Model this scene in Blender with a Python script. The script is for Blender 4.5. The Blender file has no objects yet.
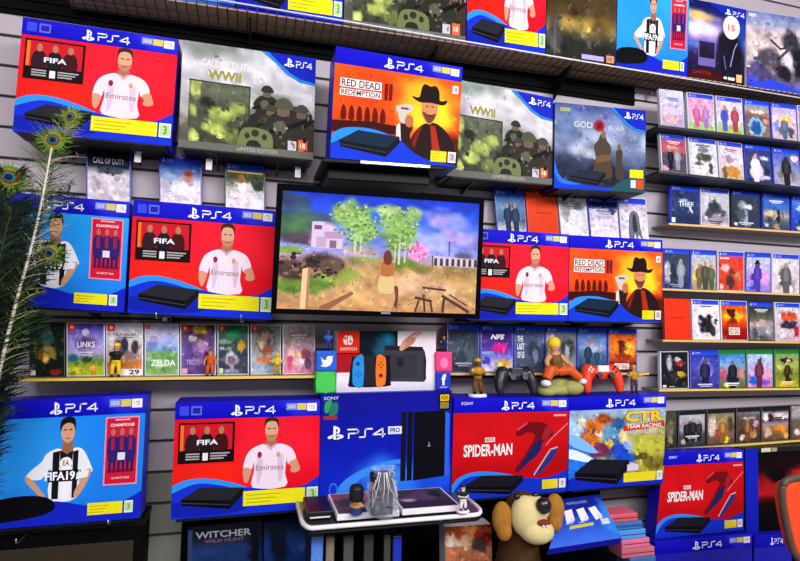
import bpy, bmesh, math, random
from mathutils import Vector, Matrix
from mathutils.geometry import tessellate_polygon
random.seed(7)
S = bpy.context.scene
COL = S.collection
# ------------------------------------------------------------------ camera
F = 540.0; YAW, PIT, ROL = (math.radians(a) for a in (15.408, 4.425, 1.1237))
CAMP = Vector((0, -1.6, 1.4))
FW = Vector((math.sin(YAW)*math.cos(PIT), math.cos(YAW)*math.cos(PIT), math.sin(PIT)))
_r = Vector((math.cos(YAW), -math.sin(YAW), 0)); _u = _r.cross(FW)
RX = _r*math.cos(ROL)+_u*math.sin(ROL); UY = _u*math.cos(ROL)-_r*math.sin(ROL)
cd = bpy.data.cameras.new('camera'); cam = bpy.data.objects.new('camera', cd); COL.objects.link(cam)
cd.sensor_fit = 'HORIZONTAL'; cd.sensor_width = 36; cd.lens = F/800*36; cd.clip_start = 0.02
M4 = Matrix((RX, UY, -FW)).transposed().to_4x4(); M4.translation = CAMP
cam.matrix_world = M4; S.camera = cam
def P(x, y, Y):
    """point of the plane at depth Y seen at photo pixel (x, y)"""
    d = FW*F+RX*(x-400)+UY*(280.5-y)
    return CAMP+d*((Y-CAMP.y)/d.y)
# ------------------------------------------------------------------ colour, materials
def lin(c): return c/12.92 if c <= .04045 else ((c+.055)/1.055)**2.4
ALB = .80
def hx(h, k=ALB):
    return tuple(lin(int(h[i:i+2], 16)/255)*k for i in (0, 2, 4))
MATS = {}
def pm(name, h, rough=.5, metal=0, spec=.25, var=.12, scale=60, alpha=1, trans=0):
    if name in MATS: return MATS[name]
    m = bpy.data.materials.new(name); m.use_nodes = True
    nt = m.node_tree; b = nt.nodes['Principled BSDF']
    c = hx(h)
    tn = nt.nodes.new('ShaderNodeTexNoise'); tn.inputs['Scale'].default_value = scale; tn.inputs['Detail'].default_value = 3
    tc = nt.nodes.new('ShaderNodeTexCoord'); nt.links.new(tc.outputs['Object'], tn.inputs['Vector'])
    mx = nt.nodes.new('ShaderNodeMix'); mx.data_type = 'RGBA'
    mx.inputs[6].default_value = (*[v*(1-var) for v in c], 1); mx.inputs[7].default_value = (*[min(1, v*(1+var)) for v in c], 1)
    nt.links.new(tn.outputs[0], mx.inputs[0]); nt.links.new(mx.outputs[2], b.inputs['Base Color'])
    b.inputs['Roughness'].default_value = rough; b.inputs['Metallic'].default_value = metal
    b.inputs['Specular IOR Level'].default_value = spec
    b.inputs['Alpha'].default_value = alpha; b.inputs['Transmission Weight'].default_value = trans
    MATS[name] = m; return m
def colmat(name, rough=.4, spec=.2, emit=0, var=.06):
    m = bpy.data.materials.new(name); m.use_nodes = True
    nt = m.node_tree; b = nt.nodes['Principled BSDF']
    a = nt.nodes.new('ShaderNodeAttribute'); a.attribute_name = 'Col'
    b.inputs['Roughness'].default_value = rough; b.inputs['Specular IOR Level'].default_value = spec
    if emit:
        b.inputs['Base Color'].default_value = (.01, .01, .01, 1)
        nt.links.new(a.outputs['Color'], b.inputs['Emission Color']); b.inputs['Emission Strength'].default_value = emit
    else:
        tn = nt.nodes.new('ShaderNodeTexNoise'); tn.inputs['Scale'].default_value = 160
        tc = nt.nodes.new('ShaderNodeTexCoord'); nt.links.new(tc.outputs['Object'], tn.inputs['Vector'])
        mr = nt.nodes.new('ShaderNodeMapRange'); mr.inputs[3].default_value = 1-var; mr.inputs[4].default_value = 1+var
        nt.links.new(tn.outputs[0], mr.inputs[0])
        vm = nt.nodes.new('ShaderNodeVectorMath'); vm.operation = 'SCALE'
        nt.links.new(a.outputs['Color'], vm.inputs[0]); nt.links.new(mr.outputs[0], vm.inputs[3])
        nt.links.new(vm.outputs[0], b.inputs['Base Color'])
    MATS[name] = m; return m
PRINT = colmat('printed_card', .5, .04); SCREEN = colmat('lit_screen', .5, .02, emit=1.3); FEATH = colmat('feather_barbs', rough=.6, spec=.1)
MATTE = colmat('painted_plastic', rough=.35, spec=.3)
# ------------------------------------------------------------------ objects
def tag(o, label=None, cat=None, group=None, kind=None):
    if label: o['label'] = label
    if cat: o['category'] = cat
    if group: o['group'] = group
    if kind: o['kind'] = kind
    return o
def thing(name, label, cat, loc, group=None):
    o = bpy.data.objects.new(name, None); o.empty_display_size = .02; COL.objects.link(o); o.location = loc
    return tag(o, label, cat, group)
class MB:
    def __init__(s): s.v = []; s.f = []; s.c = []
    def add(s, vs, fs, col=None):
        n = len(s.v); s.v += [Vector(v) for v in vs]; s.f += [tuple(i+n for i in f) for f in fs]
        if isinstance(col, list): s.c += col
        else: s.c += [col or (.5, .5, .5)]*len(vs)
        return s
    def hexa(s, front, back, col=None):   # quads TL TR BR BL
        return s.add(list(front)+list(back), [(3, 2, 1, 0), (4, 5, 6, 7), (0, 1, 5, 4), (1, 2, 6, 5), (2, 3, 7, 6), (3, 0, 4, 7)], col)
    def box(s, a, b, col=None):
        x0, y0, z0 = (min(a[i], b[i]) for i in range(3)); x1, y1, z1 = (max(a[i], b[i]) for i in range(3))
        return s.hexa([(x0, y0, z1), (x1, y0, z1), (x1, y0, z0), (x0, y0, z0)], [(x0, y1, z1), (x1, y1, z1), (x1, y1, z0), (x0, y1, z0)], col)
    def tube(s, pts, r, n=8, col=None, cap=True):
        pts = [Vector(p) for p in pts]; rs = r if isinstance(r, (list, tuple)) else [r]*len(pts)
        vs = []; fs = []; up = None
        for i, p in enumerate(pts):
            t = (pts[min(i+1, len(pts)-1)]-pts[max(i-1, 0)]).normalized()
            if up is None: up = t.orthogonal().normalized()
            up = (up-t*up.dot(t)).normalized() if (up-t*up.dot(t)).length > 1e-6 else t.orthogonal().normalized()
            w = t.cross(up)
            for k in range(n):
                a = 2*math.pi*k/n; vs.append(p+(up*math.cos(a)+w*math.sin(a))*rs[i])
        for i in range(len(pts)-1):
            for k in range(n):
                fs.append((i*n+k, i*n+(k+1) % n, (i+1)*n+(k+1) % n, (i+1)*n+k))
        if cap: fs.append(tuple(range(n))[::-1]); fs.append(tuple(range((len(pts)-1)*n, len(pts)*n)))
        return s.add(vs, fs, col)
    def ell(s, c, r, n=14, m=9, col=None, rot=None):
        c = Vector(c); vs = []; fs = []
        for j in range(m+1):
            th = math.pi*j/m
            for i in range(n):
                a = 2*math.pi*i/n
                q = Vector((r[0]*math.sin(th)*math.cos(a), r[1]*math.sin(th)*math.sin(a), r[2]*math.cos(th)))
                vs.append(c+((rot @ q) if rot else q))
        for j in range(m):
            for i in range(n): fs.append((j*n+i, (j+1)*n+i, (j+1)*n+(i+1) % n, j*n+(i+1) % n))
        return s.add(vs, fs, col)
    def build(s, name, mat, root=None, bevel=0, smooth=False, label=None, fuse=0, kind=None):
        off = Vector((0, 0, 0)); q = root
        while q: off += q.location; q = q.parent
        me = bpy.data.meshes.new(name); me.from_pydata([v-off for v in s.v], [], s.f)
        at = me.color_attributes.new('Col', 'FLOAT_COLOR', 'POINT')
        at.data.foreach_set('color', [x for c in s.c for x in (*c, 1.0)])
        me.materials.append(MATS[mat] if isinstance(mat, str) else mat)
        bm = bmesh.new(); bm.from_mesh(me)
        if mat is not PRINT and mat is not SCREEN:
            bmesh.ops.remove_doubles(bm, verts=bm.verts, dist=1e-6)
            bmesh.ops.recalc_face_normals(bm, faces=bm.faces)
        bm.to_mesh(me); bm.free()
        if smooth: me.polygons.foreach_set('use_smooth', [True]*len(me.polygons))
        o = bpy.data.objects.new(name, me); COL.objects.link(o)
        if root: o.parent = root
        if bevel:
            b = o.modifiers.new('bevel', 'BEVEL'); b.width = bevel; b.segments = 2; b.limit_method = 'ANGLE'
        if fuse:
            r = o.modifiers.new('remesh', 'REMESH'); r.mode = 'VOXEL'; r.voxel_size = fuse; r.use_smooth_shade = True
            k = o.modifiers.new('smooth', 'SMOOTH'); k.factor = .5; k.iterations = 3
        if label: o['label'] = label
        if kind: o['kind'] = kind
        return o
# ------------------------------------------------------------------ flat printed artwork on a face
TXT = {}
def textgeo(t, off=0.0, shear=0):
    key = (t, off, shear)
    if key in TXT: return TXT[key]
    cu = bpy.data.curves.new('t', 'FONT'); cu.body = t; cu.resolution_u = 3; cu.offset = off; cu.shear = shear
    o = bpy.data.objects.new('t', cu); COL.objects.link(o)
    dg = bpy.context.evaluated_depsgraph_get(); me = bpy.data.meshes.new_from_object(o.evaluated_get(dg))
    vs = [(v.co.x, v.co.y) for v in me.vertices]; fs = [tuple(p.vertices) for p in me.polygons]
    x0, x1 = min(v[0] for v in vs), max(v[0] for v in vs); y0, y1 = min(v[1] for v in vs), max(v[1] for v in vs)
    vs = [((x-x0)/(x1-x0), 1-(y-y0)/(y1-y0)) for x, y in vs]
    bpy.data.objects.remove(o); bpy.data.curves.remove(cu); bpy.data.meshes.remove(me)
    TXT[key] = (vs, fs); return TXT[key]
def spl(pts, n=5):
    out = []; N = len(pts)
    for i in range(N):
        p0, p1, p2, p3 = (pts[(i+k-1) % N] for k in range(4))
        for j in range(n):
            t = j/n
            out.append(tuple(.5*((2*p1[a])+(-p0[a]+p2[a])*t+(2*p0[a]-5*p1[a]+4*p2[a]-p3[a])*t*t+(-p0[a]+3*p1[a]-3*p2[a]+p3[a])*t**3) for a in (0, 1)))
    return out
def vnoise(x, y, s=0):
    def h(i, j):
        n = math.sin(i*127.1+j*311.7+s*74.7)*43758.5453; return n-math.floor(n)
    i, j = math.floor(x), math.floor(y); fx, fy = x-i, y-j
    fx = fx*fx*(3-2*fx); fy = fy*fy*(3-2*fy)
    return (h(i, j)*(1-fx)+h(i+1, j)*fx)*(1-fy)+(h(i, j+1)*(1-fx)+h(i+1, j+1)*fx)*fy
EPS = .00035
class Art:
    """flat coloured shapes in (u right, v down) of a quad TL TR BR BL"""
    def __init__(s, quad, k=ALB): s.q = [Vector(p) for p in quad]; s.m = MB(); s.L = 1; s.k = k; s.n = (s.q[1]-s.q[0]).cross(s.q[3]-s.q[0]).normalized()
    def pt(s, u, v, L=None):
        u = min(1, max(0, u)); v = min(1, max(0, v)); q = s.q; p = q[0]*(1-u)*(1-v)+q[1]*u*(1-v)+q[2]*u*v+q[3]*(1-u)*v
        return p+s.n*(EPS*(s.L if L is None else L))*-1*SGN
    def poly(s, pts, h, smooth=0):
        if smooth: pts = spl(pts, smooth)
        vs = [s.pt(u, v) for u, v in pts]
        tr = tessellate_polygon([[Vector((u, v, 0)) for u, v in pts]])
        s.m.add(vs, [tuple(t) for t in tr], hx(h, s.k)); s.L += .05; return s
    def rect(s, u0, v0, u1, v1, h): return s.poly([(u0, v0), (u1, v0), (u1, v1), (u0, v1)], h)
    def ell(s, u, v, ru, rv, h, n=18): return s.poly([(u+ru*math.cos(6.2832*i/n), v+rv*math.sin(6.2832*i/n)) for i in range(n)], h)
    def text(s, t, u0, v0, u1, v1, h, off=0.0, shear=0, slope=0):
        vs, fs = textgeo(t, off, shear)
        s.m.add([s.pt(u0+(u1-u0)*x, v0+(v1-v0)*y+slope*x) for x, y in vs], fs, hx(h, s.k)); s.L += .05; return s
    def stroke(s, pts, w, h, asp=1.0):
        for (a, b), (c, d) in zip(pts, pts[1:]):
            dx, dy = (c-a)*asp, d-b; l = math.hypot(dx, dy) or 1; dx, dy = dx/l*w, dy/l*w
            nx, ny = -dy/asp, dx; ex, ey = dx/asp*.9, dy*.9
            s.m.add([s.pt(a-ex+nx, b-ey+ny), s.pt(c+ex+nx, d+ey+ny), s.pt(c+ex-nx, d+ey-ny), s.pt(a-ex-nx, b-ey-ny)], [(0, 1, 2, 3)], hx(h, s.k))
        s.L += .05; return s
    def paint(s, rect, nx, ny, grad, blobs=(), noise=0, nsc=8, seed=0, fleck=0, fs_=.05, fr=(.6, 1.5), fy=0):
        u0, v0, u1, v1 = rect; vs = []; cs = []; fs = []
        gs = [(p, [int(h[i:i+2], 16) for i in (0, 2, 4)]) for p, h in grad]
        bl = [(b[0], b[1], b[2], b[3], [int(b[4][i:i+2], 16) for i in (0, 2, 4)], (b[5] if len(b) > 5 else 2.5)*1.6) for b in blobs]
        for j in range(ny+1):
            for i in range(nx+1):
                x, y = i/nx, j/ny; c = list(gs[-1][1])
                for (p, a), (p2, b) in zip(gs, gs[1:]):
                    if y <= p2:
                        t = max(0, min(1, (y-p)/max(1e-6, p2-p))); c = [a[k]*(1-t)+b[k]*t for k in range(3)]; break
                for bu, bv, ru, rv, bc, hd in bl:
                    w = vnoise(x*nsc*1.3, y*nsc*1.3, seed+3)-.5
                    d = math.sqrt(((x-bu)/ru)**2+((y-bv)/rv)**2)+w*.5
                    t = max(0, min(1, (1-d)*hd)); c = [c[k]*(1-t)+bc[k]*t for k in range(3)]
                if noise:
                    w = 1+noise*(vnoise(x*nsc, y*nsc, seed)+vnoise(x*nsc*2.3, y*nsc*2.3, seed+1)-1)*1.2; c = [max(0, min(255, k*w)) for k in c]
                vs.append(s.pt(u0+(u1-u0)*x, v0+(v1-v0)*y)); cs.append(tuple(lin(k/255)*s.k for k in c))
        for j in range(ny):
            for i in range(nx):
                a = j*(nx+1)+i; fs.append((a, a+1, a+nx+2, a+nx+1))
        s.m.add(vs, fs, cs); s.L += .3
        rn = random.Random(seed*31+nx); asp = (s.q[1]-s.q[0]).length*(u1-u0)/max(1e-6, (s.q[3]-s.q[0]).length*(v1-v0))
        for k in range(fleck):
            x, y = rn.random(), fy+(1-fy)*rn.random(); ci = cs[int(y*ny)*(nx+1)+int(x*nx)]; f = math.exp(rn.uniform(math.log(fr[0]), math.log(fr[1]))); tint = [rn.uniform(.85, 1.15) for _ in range(3)]
            lift = .02 if f > 1.2 else 0; cc = tuple(max(0, min(.82, (c+lift)*f*t)) for c, t in zip(ci, tint)); r1 = rn.uniform(.3, 1)*fs_; a0 = rn.uniform(0, 3.14); el = rn.uniform(.25, .9); n = rn.choice((4, 5, 6)); ps = []
            for i in range(n):
                t = 6.2832*i/n; dx, dy = r1*math.cos(t)*rn.uniform(.7, 1.2), r1*el*math.sin(t)*rn.uniform(.7, 1.2); ps.append((min(1, max(0, x+(dx*math.cos(a0)-dy*math.sin(a0))/max(asp, .2)**.5)), min(1, max(0, y+(dx*math.sin(a0)+dy*math.cos(a0))*max(asp, .2)**.5))))
            s.m.add([s.pt(u0+(u1-u0)*p, v0+(v1-v0)*q_) for p, q_ in ps], [tuple(range(n))], cc); s.L += .004
        return s
    def build(s, name, root, mat=None, label=None): return s.m.build(name, mat or PRINT, root, label=label)
SGN = 1
_t = [Vector((0, 0, 1)), Vector((1, 0, 1)), Vector((1, 0, 0)), Vector((0, 0, 0))]
if (_t[1]-_t[0]).cross(_t[3]-_t[0]).y > 0: SGN = 1
else: SGN = -1
def ps_symbol(a, u0, v0, u1, v1, h):
    f = lambda pts: [(u0+(u1-u0)*x, v0+(v1-v0)*y) for x, y in pts]
    a.poly(f([(.36, 0), (.52, .04), (.52, .98), (.36, .92)]), h)
    a.poly(f([(.5, .03), (.68, .12), (.76, .28), (.74, .46), (.66, .56), (.56, .52), (.56, .44), (.62, .4), (.62, .26), (.5, .2)]), h)
    a.poly(f([(.34, .6), (.1, .7), (0, .8), (.1, .9), (.34, .84), (.34, .76), (.2, .79), (.34, .7)]), h)
    a.poly(f([(.56, .62), (.8, .6), (1, .72), (.96, .84), (.56, .98), (.56, .86), (.82, .76), (.56, .72)]), h)
def ps4_letters(a, u0, v0, u1, v1, h, w=None):
    f = lambda pts: [(u0+(u1-u0)*x, v0+(v1-v0)*y) for x, y in pts]
    w = w or (v1-v0)*.085; A = 1.3
    a.stroke(f([(0, 0.05), (.25, .05), (.29, .2), (.27, .42), (.22, .5), (.02, .5), (.02, 1)]), w, h, A)
    a.stroke(f([(.66, .05), (.5, .05), (.47, .15), (.47, .85), (.44, .95), (.32, .95)]), w, h, A)
    a.stroke(f([(.96, 1), (.96, .05), (.7, .72), (1.02, .72)]), w, h, A)
def quad(TL, TR, BR, BL, Yt, Yb=None):
    Yb = Yt if Yb is None else Yb
    return [P(*TL, Yt), P(*TR, Yt), P(*BR, Yb), P(*BL, Yb)]
def topz(q, x): return q[0].z+(q[1].z-q[0].z)*(x-q[0].x)/(q[1].x-q[0].x)+.0003
BASES = []
def carton(name, label, q, depth, mat, cat='console box', group=None, sides=None):
    back = [p+Vector((0, depth, 0)) for p in q]
    loc = (q[2]+q[3]+back[2]+back[3])/4
    r = thing(name, label, cat, loc, group)
    MB().hexa(q, back).build('carton', mat, r, bevel=.0015)
    BASES.append((q, depth)); return r
def header(r, q, mode='plain', v1=.15, badges=True, text=True, h='1010c4', logo=(.37, .44, .47, .67), right=True):
    a = Art(q); a.L = 1 if mode == 'plain' else 6
    if mode == 'plain':
        a.paint((0, 0, 1, v1), 20, 3, [(0, '1c16c0'), (.5, h), (1, '0c0cac')], [(.9, .3, .25, .8, '2a2ad8')], .05)
        a.build('header_band', r)
    else:
        a.poly([(.58, 0), (1, 0), (1, .27), (.88, .26), (.77, .19), (.68, .09)], '1424b4'); a.poly([(.58, 0), (.63, 0), (.72, .1), (.8, .18), (.88, .23), (1, .25), (1, .27), (.88, .26), (.77, .19), (.68, .09)], '2080d8')
        a.build('header_band', r)
    a = Art(q); a.L = 2.6 if mode == 'plain' else 7
    if mode == 'plain':
        y0, y1 = v1*.26, v1*.76
        if text: ps_symbol(a, logo[0], y0-.01, logo[1]+.01, y1+.02, 'eef2ff'); ps4_letters(a, logo[2], y0+.01, logo[3], y1, 'eef2ff')
        a.build('logo_lettering', r)
        if badges:
            a = Art(q); a.L = 2.6
            a.rect(.755, v1*.18, .83, v1*.6, '7a86e0').text('500GB', .765, v1*.27, .82, v1*.5, 'e8ecff').rect(.832, v1*.2, .90, v1*.6, 'd8c860').rect(.905, v1*.2, .975, v1*.68, 'f4f0f4').text('1TB', .92, v1*.32, .96, v1*.56, '8080a0')
            a.build('capacity_badge', r)
    else:
        ps_symbol(a, .75, .035, .83, .125, 'eef2ff'); ps4_letters(a, .845, .055, .965, .115, 'eef2ff')
        a.build('logo_lettering', r)
def sticker(r, q, u0, v0, u1, v1, h='ece41c', green=True, gh='b4dc90', lines=True):
    a = Art(q); a.L = 5; a.rect(u0, v0, u1, v1, h)
    if lines:
        for k in range(3):
            vv = v0+(v1-v0)*(.25+.25*k); a.rect(u0+(u1-u0)*.05, vv, u0+(u1-u0)*(.6-.08*k), vv+(v1-v0)*.06, 'b0a418')
    a.build('info_sticker', r)
    if green:
        a = Art(q); a.L = 5; w = (v1-v0)*.62; a.rect(u1+.012, v0, u1+.012+w, v1, 'eef0e0').rect(u1+.018, v0+.012, u1+.006+w, v1-.012, gh)
        a.text('3', u1+.012+w*.35, v0+.025, u1+.012+w*.65, v1-.03, '306030'); a.build('rating_badge', r)
def wave(a, top, h, hl='2a90f0'):
    a.poly(spl2([(u, v) for u, v in top])+[(1, 1), (0, 1)], h)
def spl2(pts, n=6):
    P4 = [pts[0]]+list(pts)+[pts[-1]]; out = []
    for i in range(len(pts)-1):
        p0, p1, p2, p3 = P4[i:i+4]
        for j in range(n):
            t = j/n; out.append(tuple(.5*((2*p1[a])+(-p0[a]+p2[a])*t+(2*p0[a]-5*p1[a]+4*p2[a]-p3[a])*t*t+(-p0[a]+3*p1[a]-3*p2[a]+p3[a])*t**3) for a in (0, 1)))
    return out+[pts[-1]]
def console_slab(a, u0, v0, u1, v1, top='24242c', side='08080c'):
    w, h = u1-u0, v1-v0; f = lambda x, y: (u0+w*x, v0+h*y)
    a.poly([f(0, .45), f(.3, 0), f(1, .12), f(.78, .62)], top)
    a.poly([f(0, .45), f(.78, .62), f(.78, .98), f(.02, .7)], side); a.poly([f(.78, .62), f(1, .12), f(1, .4), f(.78, .98)], '101018')
    a.stroke([f(.03, .6), f(.78, .8)], .004, '3a3a48', 1.3)
# ------------------------------------------------------------------ big box designs
def d_fifa20(r, q, panel=True, hdr=.15, crop=False):
    header(r, q, v1=hdr)
    a = Art(q)
    a.paint((0, hdr, 1, 1), 24, 20, [(0, 'dc1428'), (.5, 'e81024'), (1, 'd80c20')], [(.7, .3, .5, .5, 'f01c30', 1.2), (.25, .6, .3, .3, 'f02414', 1)], .04, 4)
    # football player in a white shirt
    sk = 'd49878'
    a.poly([(.615, .36), (.69, .36), (.70, .44), (.65, .47), (.605, .44)], 'a87050')
    a.poly([(.52, .43), (.60, .39), (.65, .43), (.70, .39), (.78, .42), (.82, .48), (.83, .55), (.775, .58), (.765, .53), (.755, .66), (.76, .78), (.535, .78), (.54, .62), (.535, .55), (.52, .62), (.465, .61), (.48, .50)], 'f0dcec', 3)
    a.poly([(.56, .5), (.6, .55), (.585, .7), (.56, .74)], 'd8c0d4', 3); a.poly([(.70, .52), (.74, .5), (.735, .7), (.71, .72)], 'd8c0d8', 3)
    a.poly([(.615, .405), (.65, .45), (.69, .405), (.675, .395), (.65, .42), (.63, .395)], 'd8a8b8')
    a.poly([(.465, .60), (.52, .61), (.51, .68), (.49, .73), (.47, .70)], sk, 3)
    a.poly([(.78, .57), (.83, .54), (.85, .58), (.86, .64), (.82, .66), (.79, .64), (.80, .61)], sk, 3)
    a.ell(.655, .265, .046, .095, 'd8a484'); a.poly([(.605, .25), (.61, .17), (.655, .15), (.70, .17), (.706, .25), (.69, .2), (.655, .185), (.62, .2)], '3a2418', 3)
    a.poly([(.615, .30), (.655, .315), (.697, .3), (.685, .35), (.655, .366), (.625, .35)], 'bc8464', 3)
    a.rect(.628, .248, .648, .258, '402818').rect(.664, .248, .684, .258, '402818').rect(.64, .318, .672, .326, '8a4040')
    a.ell(.575, .485, .016, .028, 'a01c34').ell(.705, .49, .014, .024, 'c8a860').text('Emirates', .55, .575, .745, .625, 'a08478', .01)
    wave(a, [(0, .72), (.08, .675), (.2, .665), (.35, .7), (.5, .765), (.7, .80), (.88, .785), (1, .70)], '1430d0')
    a.poly(spl2([(0, .72), (.08, .675), (.2, .665), (.35, .7), (.5, .765)])+spl2([(.42, .775), (.3, .73), (.15, .71), (0, .78)]), '2c90f0')
    a.poly([(.0, .86), (.5, .86), (.46, .97), (.02, .98)], '1020a8', 3)
    console_slab(a, .06, .74, .47, .95)
    a.build('cover_picture', r)
    if panel:
        a = Art(q); a.L = 5
        a.rect(.03, .18, .40, .53, '18080c').rect(.04, .195, .385, .42, 'c81828')
        a.rect(.042, .2, .062, .42, 'e87820')
        for u, c in ((.12, '301820'), (.215, '181820'), (.31, '401018')):
            a.poly([(u-.045, .42), (u-.04, .31), (u-.015, .28), (u+.015, .28), (u+.04, .31), (u+.045, .42)], c, 2); a.ell(u, .25, .018, .035, 'b07858')
        a.text('FIFA', .15, .33, .29, .375, 'f0e8f0', .03)
        a.rect(.19, .445, .225, .51, 'e8e8e8')
        for k in range(3): a.rect(.08, .445+.022*k, .17, .457+.022*k, 'a8a8a8').rect(.24, .445+.022*k, .37-.02*k, .457+.022*k, 'a8a8a8')
        a.build('inset_picture', r)
    a = Art(q); a.L = 2.6; a.rect(.03, .035, .09, .115, '3848d8').rect(.105, .035, .175, .115, '5868d8').rect(.115, .05, .165, .1, '2020a8'); a.build('approval_mark', r)
    sticker(r, q, .47, .80, .90, .93)
def d_fifa19(r, q, hdr=.15, bg='1884ec'):
    header(r, q, v1=hdr); a = Art(q)
    a.paint((0, hdr, 1, 1), 24, 20, [(0, bg), (1, '1c78e8')], [(.3, .4, .5, .5, '2898f4', 1)], .03, 3)
    sk = 'd09c78'
    a.poly([(.36, .44), (.43, .40), (.49, .43), (.55, .40), (.60, .43), (.65, .55), (.66, .60), (.60, .61), (.575, .58), (.565, .8), (.385, .8), (.39, .56), (.33, .64), (.235, .62), (.27, .56), (.33, .5)], 'eceef4', 3)
    for u0, u1 in ((.40, .445), (.53, .565)): a.poly([(u0, .43), (u1, .42), (u1-.002, .8), (u0, .8)], '14141c')
    a.poly([(.445, .42), (.53, .42), (.525, .55), (.45, .55)], '181820'); a.poly([(.455, .66), (.52, .66), (.515, .8), (.46, .8)], 'f4f4fa')
    a.poly([(.235, .61), (.28, .645), (.33, .72), (.36, .77), (.34, .785), (.27, .7), (.235, .65)], sk, 3)
    a.poly([(.60, .60), (.655, .58), (.62, .7), (.57, .79), (.545, .8), (.55, .74), (.58, .68)], sk, 3)
    a.poly([(.46, .33), (.525, .33), (.53, .42), (.49, .45), (.455, .42)], '9a6848')
    a.ell(.492, .265, .045, .095, 'd4a07c'); a.poly([(.443, .27), (.445, .18), (.49, .15), (.535, .17), (.54, .27), (.525, .215), (.49, .2), (.46, .22)], '181010', 3)
    a.rect(.465, .25, .485, .26, '302018').rect(.5, .25, .52, .26, '302018').rect(.478, .32, .508, .328, '8a4c40')
    a.ell(.487, .52, .04, .048, 'f4f4f4').text('EA', .465, .498, .508, .54, 'b02838', .02)
    a.rect(.375, .575, .57, .665, '101018'); a.text('FIFA19', .355, .585, .548, .655, 'f8f8ff', .035); a.poly([(.56, .6), (.64, .585), (.63, .64), (.555, .655)], 'f0f0f8')
    wave(a, [(0, .86), (.2, .80), (.45, .82), (.65, .87), (.85, .86), (1, .78)], '1424c0'); a.poly([(0, .82), (.1, .77), (.28, .76), (.4, .8), (.42, .88), (.3, .93), (0, .95)], '08080e', 3)
    a.build('cover_picture', r)
    a = Art(q); a.L = 5
    a.rect(.735, .17, .965, .72, 'e890b0'); a.rect(.745, .182, .955, .708, 'cc1838')
    a.rect(.80, .19, .90, .2, 'f0c0c8').text('CHAMPIONS', .77, .225, .93, .25, 'f8e0e8', .03)
    for u, s_ in ((.79, .9), (.85, 1), (.91, .9)):
        a.poly([(u-.03, .52), (u-.035, .36), (u-.015, .33), (u+.015, .33), (u+.035, .36), (u+.03, .52)], '28206c', 2); a.rect(u-.025, .46, u+.025, .52, 'e8d8e8' if s_ == 1 else '302070')
        a.rect(u-.025, .52, u-.006, .62, '281c58').rect(u+.006, .52, u+.025, .62, '281c58').ell(u, .295, .014, .03, 'b07058').rect(u-.012, .34, u+.012, .44, 'a01c48')
    a.rect(.76, .6, .94, .615, '701020').text('ULTIMATE TEAM', .79, .655, .91, .672, 'f0c8d0', .02); a.build('inset_picture', r)
    a = Art(q); a.L = 2.6; a.rect(.02, .04, .15, .11, '4050d0').rect(.03, .05, .09, .1, '1818a0'); a.build('approval_mark', r)
    sticker(r, q, .64, .85, .875, .945)
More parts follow.
